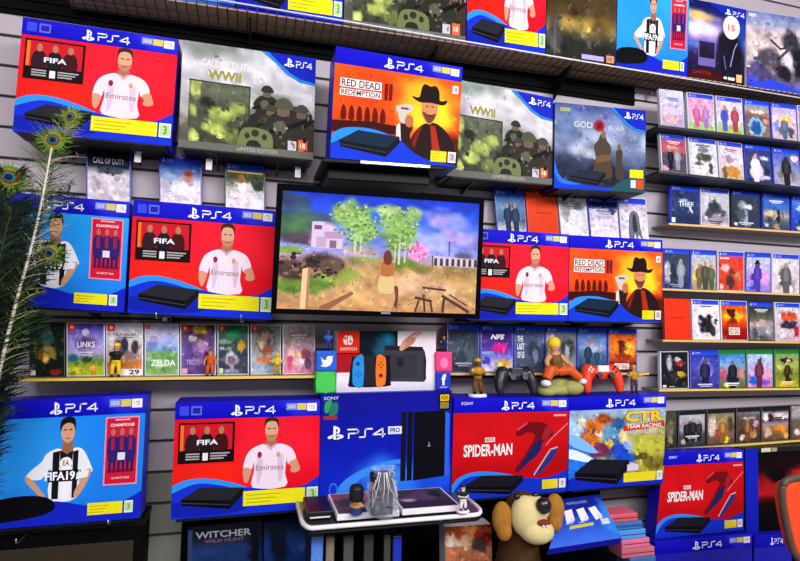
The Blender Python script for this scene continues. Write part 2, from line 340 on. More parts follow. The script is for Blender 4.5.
def d_rdr(r, q):
    header(r, q); a = Art(q)
    a.paint((0, .15, 1, 1), 30, 26, [(0, 'ec5414'), (.45, 'e44c14'), (.75, 'c83410'), (1, '401008')], [(.74, .35, .32, .42, 'f4b020', 1.4), (.78, .42, .2, .3, 'f8cc28', 1.5), (.25, .25, .3, .3, 'e44418', 1), (.95, .8, .15, .2, '501808')], .1, 6, 1, 80, .03, (.7, 1.3))
    for u in (.08, .14, .2, .26, .32, .38):
        a.poly([(u-.02, .64), (u-.015, .54), (u, .51), (u+.018, .55), (u+.022, .64)], '601408', 2)
    a.poly([(0, .66), (.3, .64), (.5, .66), (.5, .74), (0, .76)], '3a0c08')
    # hatted man, dark coat
    a.poly([(.58, 1), (.60, .80), (.66, .66), (.73, .60), (.82, .60), (.92, .70), (.97, .84), (.98, 1)], '241414', 3)
    a.poly([(.66, .66), (.70, .62), (.60, 1), (.56, 1)], '801c10'); a.poly([(.76, .62), (.80, .62), (.88, 1), (.80, 1)], 'a82c14')
    a.poly([(.69, .39), (.80, .39), (.81, .50), (.77, .60), (.73, .60), (.69, .52)], 'd08858', 3); a.poly([(.69, .49), (.75, .52), (.80, .50), (.785, .56), (.75, .60), (.715, .56)], '6c3c28', 3)
    a.rect(.715, .432, .738, .442, '301810').rect(.762, .432, .785, .442, '301810'); a.poly([(.72, .525), (.75, .515), (.78, .525), (.75, .535)], '50281c'); a.poly([(.60, .355), (.66, .36), (.675, .27), (.70, .225), (.745, .24), (.79, .23), (.82, .28), (.83, .37), (.89, .355), (.86, .41), (.76, .40), (.66, .405)], '201010', 3)
    a.poly([(.50, .84), (.50, .68), (.53, .60), (.60, .59), (.62, .66), (.60, .74), (.64, .86), (.60, .92), (.54, .90)], '2c1814', 3)
    a.poly([(.48, .47), (.60, .44), (.61, .50), (.56, .54), (.57, .62), (.52, .62), (.50, .54)], 'c8c0b8', 2); a.rect(.52, .475, .58, .495, '504844'); a.ell(.59, .60, .035, .06, 'b87048')
    a.poly([(.49, .66), (.52, .63), (.53, .78), (.57, .92), (.55, .93), (.50, .80)], 'd8d0cc', 2)
    wave(a, [(0, .79), (.1, .72), (.3, .71), (.5, .77), (.62, .88), (.75, .95), (1, .99)], '1438d0'); a.poly(spl2([(0, .79), (.1, .72), (.3, .71), (.5, .77)])+spl2([(.4, .79), (.2, .755), (0, .87)]), '2c88f0')
    console_slab(a, .06, .73, .52, .96, '16283c', '0a1018')
    a.build('cover_picture', r)
    a = Art(q); a.L = 5
    a.rect(.045, .275, .36, .355, 'f4ece8').text('RED DEAD', .055, .283, .35, .348, '581410', .02); a.build('title_lettering', r); a = Art(q); a.L = 5; a.rect(.045, .37, .36, .43, 'f4ece8').text('REDEMPTION', .055, .375, .35, .424, '581410', .02)
    a.build('title_lettering', r); a = Art(q); a.L = 5
    a.text('II', .385, .275, .445, .43, '701410', .04); a.build('title_lettering', r)
    a = Art(q); a.L = 5; a.rect(.925, .2, .975, .28, 'f0e4e0').text('18', .935, .22, .965, .26, '903020', .02); a.build('age_badge', r)
    sticker(r, q, .775, .86, .905, .965, 'e4d820', gh='d0b0c0')
def soldier(a, u, v, s, c, c2):
    f = lambda x, y: (u+s*x*.75, v+s*y)
    a.poly([f(-.5, 1.2), f(-.5, .6), f(-.62, .3), f(-.4, .0), f(-.12, -.12), f(.2, -.1), f(.5, .1), f(.62, .4), f(.5, .7), f(.5, 1.2)], c, 3)
    a.poly([f(-.18, -.05), f(-.16, -.3), f(.14, -.3), f(.16, -.05)], '6a5a4c', 2)
    a.poly([f(-.26, -.26), f(-.22, -.46), f(0, -.56), f(.22, -.46), f(.28, -.24)], c2, 3)
    a.stroke([f(-.6, .5), f(.1, .3), f(.75, .02)], s*.06, '14120e', 1.3); a.poly([f(-.3, .2), f(0, .1), f(.1, .4), f(-.2, .5)], '5c5848', 2)
def d_wwii(r, q, sd=0):
    a = Art(q)
    a.paint((0, 0, 1, 1), 34, 26, [(0, 'b0b4b4'), (.2, 'd4d2d8'), (.45, 'c4c0c4'), (.8, '8c8a84'), (1, '6a6a60')], [(.2, .05, .3, .12, '8c9890', 1), (.75, .75, .4, .35, '5c584e', 1.2), (.05, .9, .15, .2, '5a5a4c')], .2, 9, 5+sd, 160, .03, (.8, 1.2))
    a.L += .3
    a.paint((.06, .36, .50, .99), 20, 20, [(0, '5c6450'), (1, '34392c')], [(.1, .1, .08, .2, 'b8c470'), (.55, .5, .22, .14, 'a8b85c'), (.4, .68, .2, .1, 'b4c060'), (.08, .45, .08, .12, 'a0b058'), (.8, .35, .16, .1, '98a854'), (.75, .8, .2, .12, '6c7840'), (.3, .3, .14, .1, '22261c'), (.1, .85, .08, .12, 'c0cc70'), (.92, .7, .1, .2, '20221c')], .3, 9, sd, 90, .06)
    a.stroke([(.06, .36), (.5, .37), (.5, .99)], .006, '2c3024', 1.3)
    a.poly([(.50, .94), (.50, .66), (.545, .60), (.57, .48), (.60, .44), (.72, .46), (.76, .52), (.84, .50), (.98, .56), (1, .94)], '2a2822', 3)
    soldier(a, .63, .45, .22, '2a2822', '302f28'); soldier(a, .66, .62, .2, '38342c', '3c3e34'); soldier(a, .90, .62, .26, '3a3028', '44443a'); soldier(a, .76, .62, .34, '2e2c26', '50503f')
    a.L += .2
    for k in range(26):
        random.seed(k+sd); u, v = random.uniform(.54, .97), random.uniform(.55, .95); a.ell(u, v, random.uniform(.006, .02), random.uniform(.01, .03), random.choice(['6c6050', '7c7464', '141210', '948c80', '1a1814', '544838']), 6)
    a.poly([(.42, .97), (.44, .80), (.50, .75), (.62, .76), (.68, .82), (.68, .97), (.62, .98), (.58, .88), (.5, .88), (.47, .98)], '70784c', 3); a.ell(.55, .80, .03, .035, '30342a').ell(.49, .83, .02, .03, '30342a').ell(.62, .83, .02, .03, '2c3026')
    a.poly([(0, .93), (1, .93), (1, 1), (0, 1)], '686860'); a.text('LIMITED EDITION', .42, .945, .72, .98, 'b8b8a8')
    a.build('cover_picture', r)
    a = Art(q); a.L = 5; a.text('CALL OF DUTY', .14, .15, .50, .225, 'f4e4ec', .012); a.build('title_lettering', r); a = Art(q); a.L = 5; a.text('WWII', .19, .245, .43, .335, '98962c', .03); a.build('title_lettering', r)
    a = Art(q); a.L = 5; a.rect(.80, .84, .865, .93, 'c8c8d4').rect(.88, .82, .95, .93, 'd86838').text('18', .895, .85, .935, .9, 'f8e8e0', .02); a.build('age_badge', r)
    header(r, q, 'corner')
def d_gow(r, q):
    a = Art(q)
    a.paint((0, 0, 1, 1), 32, 28, [(0, '44548c'), (.25, '8494b8'), (.42, 'a8b4cc'), (.6, '4c5878'), (.8, '28304c'), (1, '1c2848')], [(.12, .3, .18, .3, '5c7098', 1), (.85, .4, .2, .3, '6c7ca0', 1), (.3, .55, .2, .1, 'b4bccc', 1), (.12, .75, .2, .2, '202840', 1), (.55, .8, .2, .15, '1a1c24')], .22, 8, 2, 220, .04, (.7, 1.35))
    a.poly([(.42, .84), (.44, .60), (.42, .48), (.47, .40), (.50, .32), (.54, .32), (.56, .40), (.61, .48), (.60, .62), (.62, .84)], '4a3c30', 3); a.ell(.525, .33, .026, .05, '7c6450'); a.poly([(.44, .60), (.60, .56), (.61, .64), (.45, .68)], '6c5030')
    a.poly([(.66, .84), (.67, .62), (.665, .54), (.70, .48), (.74, .53), (.73, .64), (.76, .84)], '40382c', 3); a.ell(.70, .475, .02, .04, '70543c')
    wave(a, [(0, .66), (.04, .82), (.12, .90), (.3, .94), (.6, .96), (1, .92)], '1438c8'); a.poly(spl2([(0, .66), (.04, .82), (.12, .9), (.3, .94)])+spl2([(.2, .95), (.06, .93), (0, .82)]), '2870ec')
    a.poly([(.62, .97), (.75, .86), (1, .82), (1, 1), (.6, 1)], '205058', 2); console_slab(a, .16, .76, .55, .95, '202838', '0c1018')
    a.build('cover_picture', r)
    a = Art(q); a.L = 5; a.text('GOD', .20, .20, .40, .275, 'c8ccd8', .02).ell(.475, .235, .06, .07, 'a02030').ell(.475, .235, .03, .04, '60101c').text('WAR', .56, .22, .76, .29, 'b8bccc', .02); a.build('title_lettering', r); a = Art(q); a.L = 5; a.rect(.05, .055, .16, .10, 'a0a078'); a.build('capacity_badge', r)
    header(r, q, 'corner'); sticker(r, q, .82, .73, .975, .83, 'ecd820', green=False, lines=False)
    a = Art(q); a.L = 5; a.rect(.83, .855, .89, .95, 'c8d0d0').rect(.90, .85, .975, .96, 'e04c20'); a.build('age_badge', r)
def d_spider(r, q):
    header(r, q, logo=(.40, .46, .49, .68)); a = Art(q)
    a.paint((0, .15, 1, 1), 24, 20, [(0, 'c01018'), (.5, 'c40c14'), (1, 'a80810')], [(.3, .3, .4, .4, 'd01018', 1), (.9, .6, .2, .3, 'b00810', 1)], .05, 4)
    # abstract ribbons
    a.poly([(.53, .36), (.62, .27), (.74, .26), (.82, .30), (.86, .40), (.78, .46), (.72, .56), (.64, .66), (.56, .76), (.53, .74), (.60, .62), (.66, .50), (.70, .40), (.64, .36), (.56, .40)], '6c0c18', 4)
    a.poly([(.70, .48), (.76, .45), (.74, .58), (.62, .70), (.55, .78), (.60, .66)], '1c2058', 4); a.poly([(.84, .56), (.90, .53), (.88, .62), (.74, .80), (.70, .80), (.78, .66)], '24307c', 4)
    a.poly([(.80, .30), (.85, .34), (.82, .42), (.76, .44)], '98202c', 3)
    a.stroke([(.70, .80), (.84, .55), (.90, .53)], .008, 'd8a0b0', 1.3).stroke([(.99, .28), (.86, .42), (.80, .50)], .005, 'e0808c', 1.3).stroke([(.62, .27), (.55, .33)], .01, 'd04050', 1.3)
    wave(a, [(0, .86), (.06, .78), (.2, .735), (.4, .76), (.6, .82), (.8, .84), (1, .77)], '1430c4'); a.poly(spl2([(0, .86), (.06, .78), (.2, .735), (.4, .76), (.6, .82)])+spl2([(.45, .81), (.2, .775), (.08, .82), (0, .95)]), '2a84ec')
    console_slab(a, .09, .775, .60, .99, '181820', '0a0a10'); a.build('cover_picture', r)
    a = Art(q); a.L = 5; a.rect(.265, .40, .35, .445, 'e8e0e0').text('MARVEL', .272, .407, .343, .438, 'b01018', .02).text('SPIDER-MAN', .09, .465, .50, .585, 'f4ecec', .03); a.build('title_lettering', r); a = Art(q); a.L = 5; a.text('SONY', .06, .04, .16, .07, 'd8dcf0', .01); a.build('maker_lettering', r); a = Art(q); a.L = 5; a.rect(.86, .18, .975, .2, 'e0a0a0'); a.build('small_print', r)
    sticker(r, q, .77, .86, .91, .955, 'e8d424', gh='d8d8d0')
def d_ctr(r, q):
    header(r, q, logo=(.36, .43, .46, .66)); a = Art(q)
    a.paint((0, .15, 1, 1), 40, 32, [(0, '90b0d8'), (.3, 'a8a860'), (.6, 'b0a840'), (1, '8c9030')],
            [(.1, .6, .25, .6, '2470d8', 2), (.05, .25, .12, .2, 'a8d0f0', 2), (.28, .22, .16, .16, 'd87428', 3), (.2, .36, .14, .14, 'b85c20', 3), (.42, .3, .12, .16, '60a0c8', 3), (.5, .2, .08, .1, '2c5898', 3), (.12, .16, .06, .08, 'f0e0c0', 3), (.36, .12, .08, .08, 'a04c18', 3),
             (.45, .5, .16, .16, '3858a0', 3), (.3, .52, .12, .1, '702c4c', 3), (.58, .62, .14, .2, '1c48c8', 3), (.62, .5, .06, .1, '90b8e8', 3), (.8, .5, .2, .2, 'b8b840', 2), (.9, .72, .14, .1, '706c20', 2), (.75, .62, .1, .06, '4c4818', 2), (.3, .3, .04, .04, 'f8f0d8', 3), (.22, .28, .03, .03, '201408', 3), (.4, .42, .05, .05, 'e8c028', 3), (.66, .75, .06, .06, 'e0d050', 3), (.55, .35, .06, .1, 'e8d8a0', 3)], .16, 10, 4, 420, .04)
    a.poly([(.0, .40), (.14, .46), (.3, .62), (.12, .58), (0, .5)], '7cb8f0', 2); a.poly([(0, .56), (.16, .62), (.28, .72), (0, .66)], 'e0f0ff', 2)
    wave(a, [(0, .88), (.2, .86), (.5, .88), (.75, .93), (1, .90)], '1428b8'); console_slab(a, .06, .68, .62, .98, '181a24', '08080e'); a.build('cover_picture', r)
    a = Art(q); a.L = 5
    a.text('CTR', .555, .175, .975, .30, '7c3808', .06).text('CTR', .565, .18, .965, .295, 'f4c820', .035); a.build('title_lettering', r); a = Art(q); a.L = 5; a.poly([(.55, .335), (.98, .30), (.99, .36), (.55, .395)], 'c82820').text('TEAM RACING', .58, .325, .95, .37, 'f8e8e0', .02, slope=-.005); a; a.build('title_ribbon', r); a = Art(q); a.L = 5; a.text('NITRO-FUELED', .60, .395, .92, .43, 'd8c8e8', .02); a.build('title_lettering', r)
    a = Art(q); a.L = 5; a.rect(.60, .765, .72, .835, 'd8c8e0'); a.build('age_badge', r); sticker(r, q, .565, .855, .91, .955, 'e4d424', gh='c8dcb0', lines=False)
def d_pro(r, q):
    a = Art(q)
    a.paint((0, 0, 1, 1), 30, 26, [(0, '14148c'), (.4, '1018a8'), (1, '1030d0')], [(.5, .85, .45, .3, '2c78ec', 1), (.45, .75, .2, .12, '4090f4', 1), (.9, .8, .2, .4, '1c50e0', 1)], .06, 5)
    a.poly(spl2([(.1, .98), (.15, .82), (.3, .7), (.5, .63), (.62, .62)])+spl2([(.62, .65), (.45, .70), (.28, .80), (.2, .98)]), '3c8cf4')
    for u0, u1, c in ((.60, .64, '14141e'), (.65, .69, '101018'), (.70, .95, '0c0c14')): a.poly([(u0, .185+(u0-.6)*.05), (u1, .185), (u1, .82-(u1-.6)*.08), (u0, .82)], c)
    a.poly([(.95, .19), (.985, .22), (.985, .78), (.95, .80)], '2c64e4'); ps_symbol(a, .81, .47, .835, .52, '8890b0'); a.ell(.10, .86, .032, .06, '3a78e8').ell(.10, .86, .024, .047, '1438c4')
    a.build('cover_picture', r)
    a = Art(q); a.L = 4; ps_symbol(a, .05, .29, .17, .42, 'f0f2ff'); ps4_letters(a, .20, .325, .47, .405, 'eef0ff'); a.build('logo_lettering', r); a = Art(q); a.L = 4; a.rect(.50, .315, .605, .385, 'e4e8f8').text('PRO', .515, .328, .59, .372, '1424a0', .03); a.build('model_badge', r); a = Art(q); a.L = 4; a.text('SONY', .02, .025, .13, .055, 'c8d0f0', .01); a.build('maker_lettering', r)
    a = Art(q); a.L = 4; a.rect(.895, .02, .985, .18, '0c0c10').rect(.905, .035, .975, .095, 'e8c820').text('HDR', .912, .045, .968, .085, '141414', .02).rect(.905, .105, .975, .165, '8c8030'); a.build('display_badge', r)
    a = Art(q); a.L = 4; a.poly([(.03, .08), (.08, .06), (.06, .16), (.03, .17)], '30a060', 2).poly([(.07, .1), (.12, .08), (.12, .18), (.06, .2)], '28785c', 2).rect(.02, .20, .12, .235, 'a02c34'); a.build('seal_sticker', r)
    a = Art(q); a.L = 4; a.rect(.0, .945, .10, .99, 'e8e4f0').rect(.02, .957, .08, .975, '8084b0'); a.build('code_label', r)
# ------------------------------------------------------------------ place big boxes
pm('blue_card', '1414b0', .4, var=.08); pm('grey_card', '7c7c78', .5); pm('navy_card', '141c50', .45); pm('black_card', '0c0c14', .45); pm('white_card', 'e8e4ec', .5)
pm('black_steel', '0a0a0c', .5, 0, .15); pm('dark_steel', '303038', .4, .5); pm('steel', 'b8b8bc', .3, .9, .5); pm('white_plastic', 'f0ecf0', .4); pm('black_plastic', '101014', .35, 0, .35, .2)
def bigbox(label, TL, TR, BR, BL, Y, depth, mat, fn, ledge=True, group=None, **kw):
    q = quad(TL, TR, BR, BL, Y); r = carton('console_box', label, q, depth, mat, group=group); fn(r, q, **kw)
    if ledge: LED.append((q, depth, label))
    return r, q
LED = []
bigbox('blue console box with white shirted footballer on red, highest at left behind the feather', (23, 17), (178.5, 39.5), (171, 146), (12.5, 131), -.13, .08, 'blue_card', d_fifa20)
bigbox('grey camouflage console box with soldiers, left of the orange cowboy box', (183, 40), (316, 59), (313, 160), (178, 147), -.12, .09, 'grey_card', d_wwii)
RDRbox, RDRq = bigbox('orange console box with hatted man, on the silver edged tray above the television', (336, 46), (462.5, 67.5), (457, 167), (330, 158), -.21, .11, 'blue_card', d_rdr, ledge=False)
bigbox('grey camouflage console box with soldiers, half behind right of the orange cowboy box', (450, 78), (553, 98.5), (552, 185), (447, 176), -.12, .09, 'grey_card', d_wwii, sd=3)
bigbox('misty blue grey console box with two standing figures, right of the camouflage box', (555, 102), (645.5, 111), (645, 193), (554, 188), -.13, .09, 'navy_card', d_gow)
bigbox('light blue console box with striped footballer, behind the peacock feathers', (-17, 190), (130, 202), (124, 312.5), (-22, 303), -.13, .07, 'blue_card', d_fifa19, bg='20a0ec')
bigbox('blue and red footballer console box directly left of the television', (133.5, 199.5), (276, 211), (272, 320), (127.5, 312.5), -.13, .075, 'blue_card', d_fifa20)
bigbox('blue and red footballer console box directly right of the television', (470, 228), (569, 234.5), (567.5, 321), (466, 319.5), -.13, .09, 'blue_card', d_fifa20)
bigbox('orange console box with hatted man, right of the television below the misty box', (569.8, 235), (662.5, 240), (662, 322.5), (568.3, 321), -.13, .09, 'blue_card', d_rdr)
bigbox('light blue console box with striped footballer, at the lower left under the game shelf', (-10, 401.5), (146.5, 394.5), (140, 518), (-14, 530), -.14, .075, 'blue_card', d_fifa19)
FB, FBq = bigbox('blue and red footballer console box in the bottom row, left of the tall console box', (175.5, 402.5), (320.2, 399.5), (318.5, 508), (170.5, 520), -.14, .10, 'blue_card', d_fifa20)
PRO, PROq = bigbox('deep blue tall console box with black upright console, under the white handheld box', (321, 394), (452, 390.5), (450, 498), (319, 506.5), -.135, .095, 'blue_card', d_pro)
SPI, SPIq = bigbox('red console box with white lettering, standing under the black gamepad', (454, 398), (569, 397.3), (567, 491), (451, 501), -.14, .10, 'blue_card', d_spider)
CTR, CTRq = bigbox('colourful kart racing console box, standing under the red gamepad', (569.8, 397), (666.5, 394), (663, 483), (568, 491), -.14, .10, 'blue_card', d_ctr)
SP2, SP2q = bigbox('red console box with white lettering, at lower right under the bottom game shelf', (664, 453), (743.5, 449.5), (743.5, 530), (655, 539), -.14, .05, 'blue_card', d_spider, ledge=False)
def d_redblack(r, q):
    a = Art(q); a.rect(0, 0, .16, 1, '1420b8'); a.build('side_band', r)
    a = Art(q); a.paint((.16, .05, 1, 1), 20, 20, [(0, '100608'), (.22, '180608'), (.33, '901418'), (.5, 'b01818'), (.56, '400808'), (.62, '0a0406'), (1, '0a0608')], [(.3, .28, .2, .1, '080406'), (.7, .3, .3, .12, 'a81c1c'), (.85, .1, .2, .12, '080406')], .2, 6); a.build('cover_picture', r)
    a = Art(q); a.L = 3; a.rect(.2, .0, .32, .045, 'd0d0b0').rect(.33, 0, .4, .045, '9c9c70'); a.build('capacity_badge', r)
bigbox('black and red console box, right of the lower right red box behind the chair', (745, 449), (822, 445), (822, 534), (746, 537), -.125, .09, 'black_card', d_redblack, ledge=False)
def d_plainblue(r, q): header(r, q, v1=.16)
q_ = quad((655, 542), (752, 533.5), (752, 622), (652, 634), -.15)
# top-shelf row
TOP = -.118
def d_dark(r, q):
    a = Art(q); a.paint((0, 0, 1, 1), 24, 26, [(0, '2c2418'), (.55, '4c3c20'), (.68, '807040'), (.8, '2c2c28'), (1, '222420')], [(.45, .64, .35, .08, 'b89848', 1), (.75, .62, .2, .1, '6c5828', 1), (.12, .8, .14, .3, '4c4c48', 1)], .3, 8, 9, 150, .05)
    a.L += .2; a.stroke([(.12, .62), (.12, .97)], .004, '787868').stroke([(.18, .62), (.6, .75)], .004, '8c8468'); a.build('cover_picture', r)
    a = Art(q); a.L = 4; a.rect(.5, .925, .82, .972, 'b0a8dc'); a.build('capacity_badge', r); a = Art(q); a.L = 4; a.rect(.86, .905, .97, .975, 'd89878').text('18', .88, .92, .94, .96, '904028', .02); a.build('age_badge', r)
def d_night(r, q):
    a = Art(q); a.paint((0, 0, 1, 1), 30, 32, [(0, '101458'), (.14, '1c2068'), (.3, '8c7cc4'), (.42, 'c4a8dc'), (.55, '5448a0'), (.7, '241c48'), (1, '100c18')], [(.15, .2, .4, .08, 'e0c078', 1.2), (.2, .36, .4, .12, 'f0dcf4', 1.2), (.28, .57, .3, .05, '4c90e0', 1.2), (.8, .55, .18, .4, '14101c', 2.5), (.62, .6, .16, .36, '181424', 2), (.95, .3, .1, .3, '1c3c8c', 1.5), (.3, .95, .4, .08, '3c0c10')], .12, 7, 3, 90, .03)
    a.rect(.17, .50, .47, .82, '6c60a4').rect(.185, .515, .455, .72, '281c48'); a.poly([(.19, .6), (.28, .56), (.36, .62), (.45, .58), (.45, .72), (.19, .72)], '201430')
    a.stroke([(.85, .47), (.8, .56), (.74, .78)], .008, '9c94c8').stroke([(.62, .66), (.66, .82)], .008, '6460b4'); a.text('LIMITED', .08, .89, .4, .93, '902018', .02); a.build('cover_picture', r)
    a = Art(q); a.L = 4; a.poly([(.3, 0), (1, 0), (1, .2), (.7, .16)], '1428a8'); a.build('header_band', r)
    a = Art(q); a.L = 4.5; ps_symbol(a, .62, .04, .73, .12, 'eef'*2); ps4_letters(a, .76, .06, .96, .12, 'eeeeff'); a.build('logo_lettering', r)
    a = Art(q); a.L = 5; a.ell(.74, .275, .15, .155, 'f4d8d0').ell(.74, .275, .13, .135, 'f8e4e0').text('15', .68, .24, .80, .32, 'd05040', .03); a.build('round_sticker', r)
    a = Art(q); a.L = 4; a.rect(.62, .92, .68, .95, 'f0e0c0').rect(.70, .92, .82, .955, 'f4ecd8').rect(.85, .87, .95, .97, 'e8b878'); a.build('age_badge', r)
def d_white(r, q):
    a = Art(q); a.paint((0, 0, 1, 1), 34, 34, [(0, '6878b8'), (.12, '9098b8'), (.3, 'd0bcb8'), (.6, 'c8b8b8'), (.85, '6c6078'), (1, '3850c8')], [(.55, .35, .14, .2, '34303c', 2.5), (.8, .3, .12, .25, '2c2830', 2.5), (.3, .6, .22, .16, '4a4450', 2), (.68, .6, .12, .3, '1c1a22', 2.5), (.9, .55, .1, .1, 'e8dcdc', 2), (.5, .62, .08, .2, 'e0d0d0', 2), (.45, .75, .12, .12, '201c28', 2), (.15, .85, .2, .2, '504478', 2), (.08, .95, .1, .1, '3048d8', 2), (.66, .2, .06, .05, 'c8b898', 2), (.95, .75, .1, .14, '403844', 2), (.8, .85, .08, .12, 'd4c4c8', 2)], .25, 9, 6, 260, .045)
    a.stroke([(.3, .35), (.42, .45), (.55, .4)], .014, '3c3844', 1).stroke([(.1, .62), (.4, .58), (.56, .4)], .018, '4c4650', 1); a.poly([(.05, .98), (.3, .86), (.6, .95), (.75, 1), (0, 1)], '2c44d0', 2); a.rect(.03, .03, .12, .075, 'd0c8d8'); a.ell(.26, .14, .06, .05, 'a8b0c4').ell(.26, .14, .035, .03, '7c84a8'); a.build('cover_picture', r)
def d_bluebox(r, q):
    header(r, q); a = Art(q); a.paint((0, .15, 1, 1), 16, 16, [(0, '2040c0'), (.75, '1838d0'), (.9, '3890f0'), (1, '1420a8')], [(.6, .9, .3, .08, '60a8f4')], .08, 5); a.build('cover_picture', r)
bigbox('bright blue console box at the left end of the high wire shelf', (130, -125), (238, -108), (235, 9.7), (124, -7), TOP, .075, 'blue_card', d_bluebox, ledge=False)
bigbox('blue and red footballer console box on the high wire shelf, second from its left end', (240, -108), (346, -88), (342, 25.7), (237, 10), TOP, .075, 'blue_card', d_fifa20, ledge=False)
def d_wwii2(r, q): d_wwii(r, q, 8)
bigbox('camouflage console box on the high wire shelf between two footballer boxes', (348, -75), (467, -60), (465.2, 44.2), (343.5, 26), TOP, .075, 'grey_card', d_wwii2, ledge=False)
bigbox('blue and red footballer console box on the high wire shelf, left of a dark box', (467.5, -62), (547, -50), (545, 56), (466.8, 44.5), TOP, .075, 'blue_card', d_fifa20, ledge=False)
bigbox('dark charcoal and gold console box on the high wire shelf', (547.5, -42), (617, -34), (615.5, 66.7), (545.8, 56.2), TOP, .075, 'black_card', d_dark, ledge=False)
bigbox('light blue console box with striped footballer, on the high wire shelf', (618, -22), (690, -15), (687, 77.4), (616, 66.8), TOP, .075, 'blue_card', d_fifa19, ledge=False, bg='2cb0ec')
bigbox('night scene console box with round pale sticker on the high wire shelf', (689, -2), (746, 10), (744, 86), (688, 77.6), TOP, .075, 'navy_card', d_night, ledge=False)
bigbox('pale console box with dark battle figures, rightmost on the high wire shelf', (746, 10), (826, 22), (824, 98), (746.5, 86.4), TOP, .075, 'white_card', d_white, ledge=False)
for q, d, lab in LED:
    a, b = q[3], q[2]; e = Vector((.012, 0, 0)); dz = Vector((0, 0, .0045)); top = Vector((0, 0, -.0012))
    f0 = [a+e+top, b-e+top, b-e+top-dz, a+e+top-dz]
    f0 = [p+Vector((0, -.004, 0)) for p in f0]
    bk = [Vector((p.x, -.001, p.z)) for p in f0]
    r = thing('display_ledge', 'black ledge under the '+' '.join(lab.replace(',', '').split()[:12]), 'ledge', (f0[2]+f0[3]+bk[2]+bk[3])/4, 'ledges under the console boxes')
    MB().hexa(f0, bk).build('plate', 'black_steel', r, bevel=.0008)
    for s in (.25, .75):
        p = f0[3]*(1-s)+f0[2]*s
        MB().add([p+Vector((-.002, .02, 0)), Vector((p.x-.002, -.001, p.z)), Vector((p.x-.002, -.001, p.z-.018)), p+Vector((.002, .02, 0)), Vector((p.x+.002, -.001, p.z)), Vector((p.x+.002, -.001, p.z-.018))], [(0, 1, 2), (5, 4, 3), (0, 3, 4, 1), (1, 4, 5, 2), (2, 5, 3, 0)]).build('bracket', 'dark_steel', r)
# ------------------------------------------------------------------ lower stack box
LB, LBq = bigbox('blue console box at the bottom right, under the red console box with white lettering', (655, 542), (752, 533.5), (752, 614), (652, 626), -.155, .10, 'blue_card', d_plainblue, ledge=False)
LB2, LB2q = bigbox('blue console box end at the bottom right, between the stacked boxes and the red chair', (754.5, 536), (796, 533), (796, 610), (754, 613), -.155, .10, 'blue_card', d_plainblue, ledge=False)
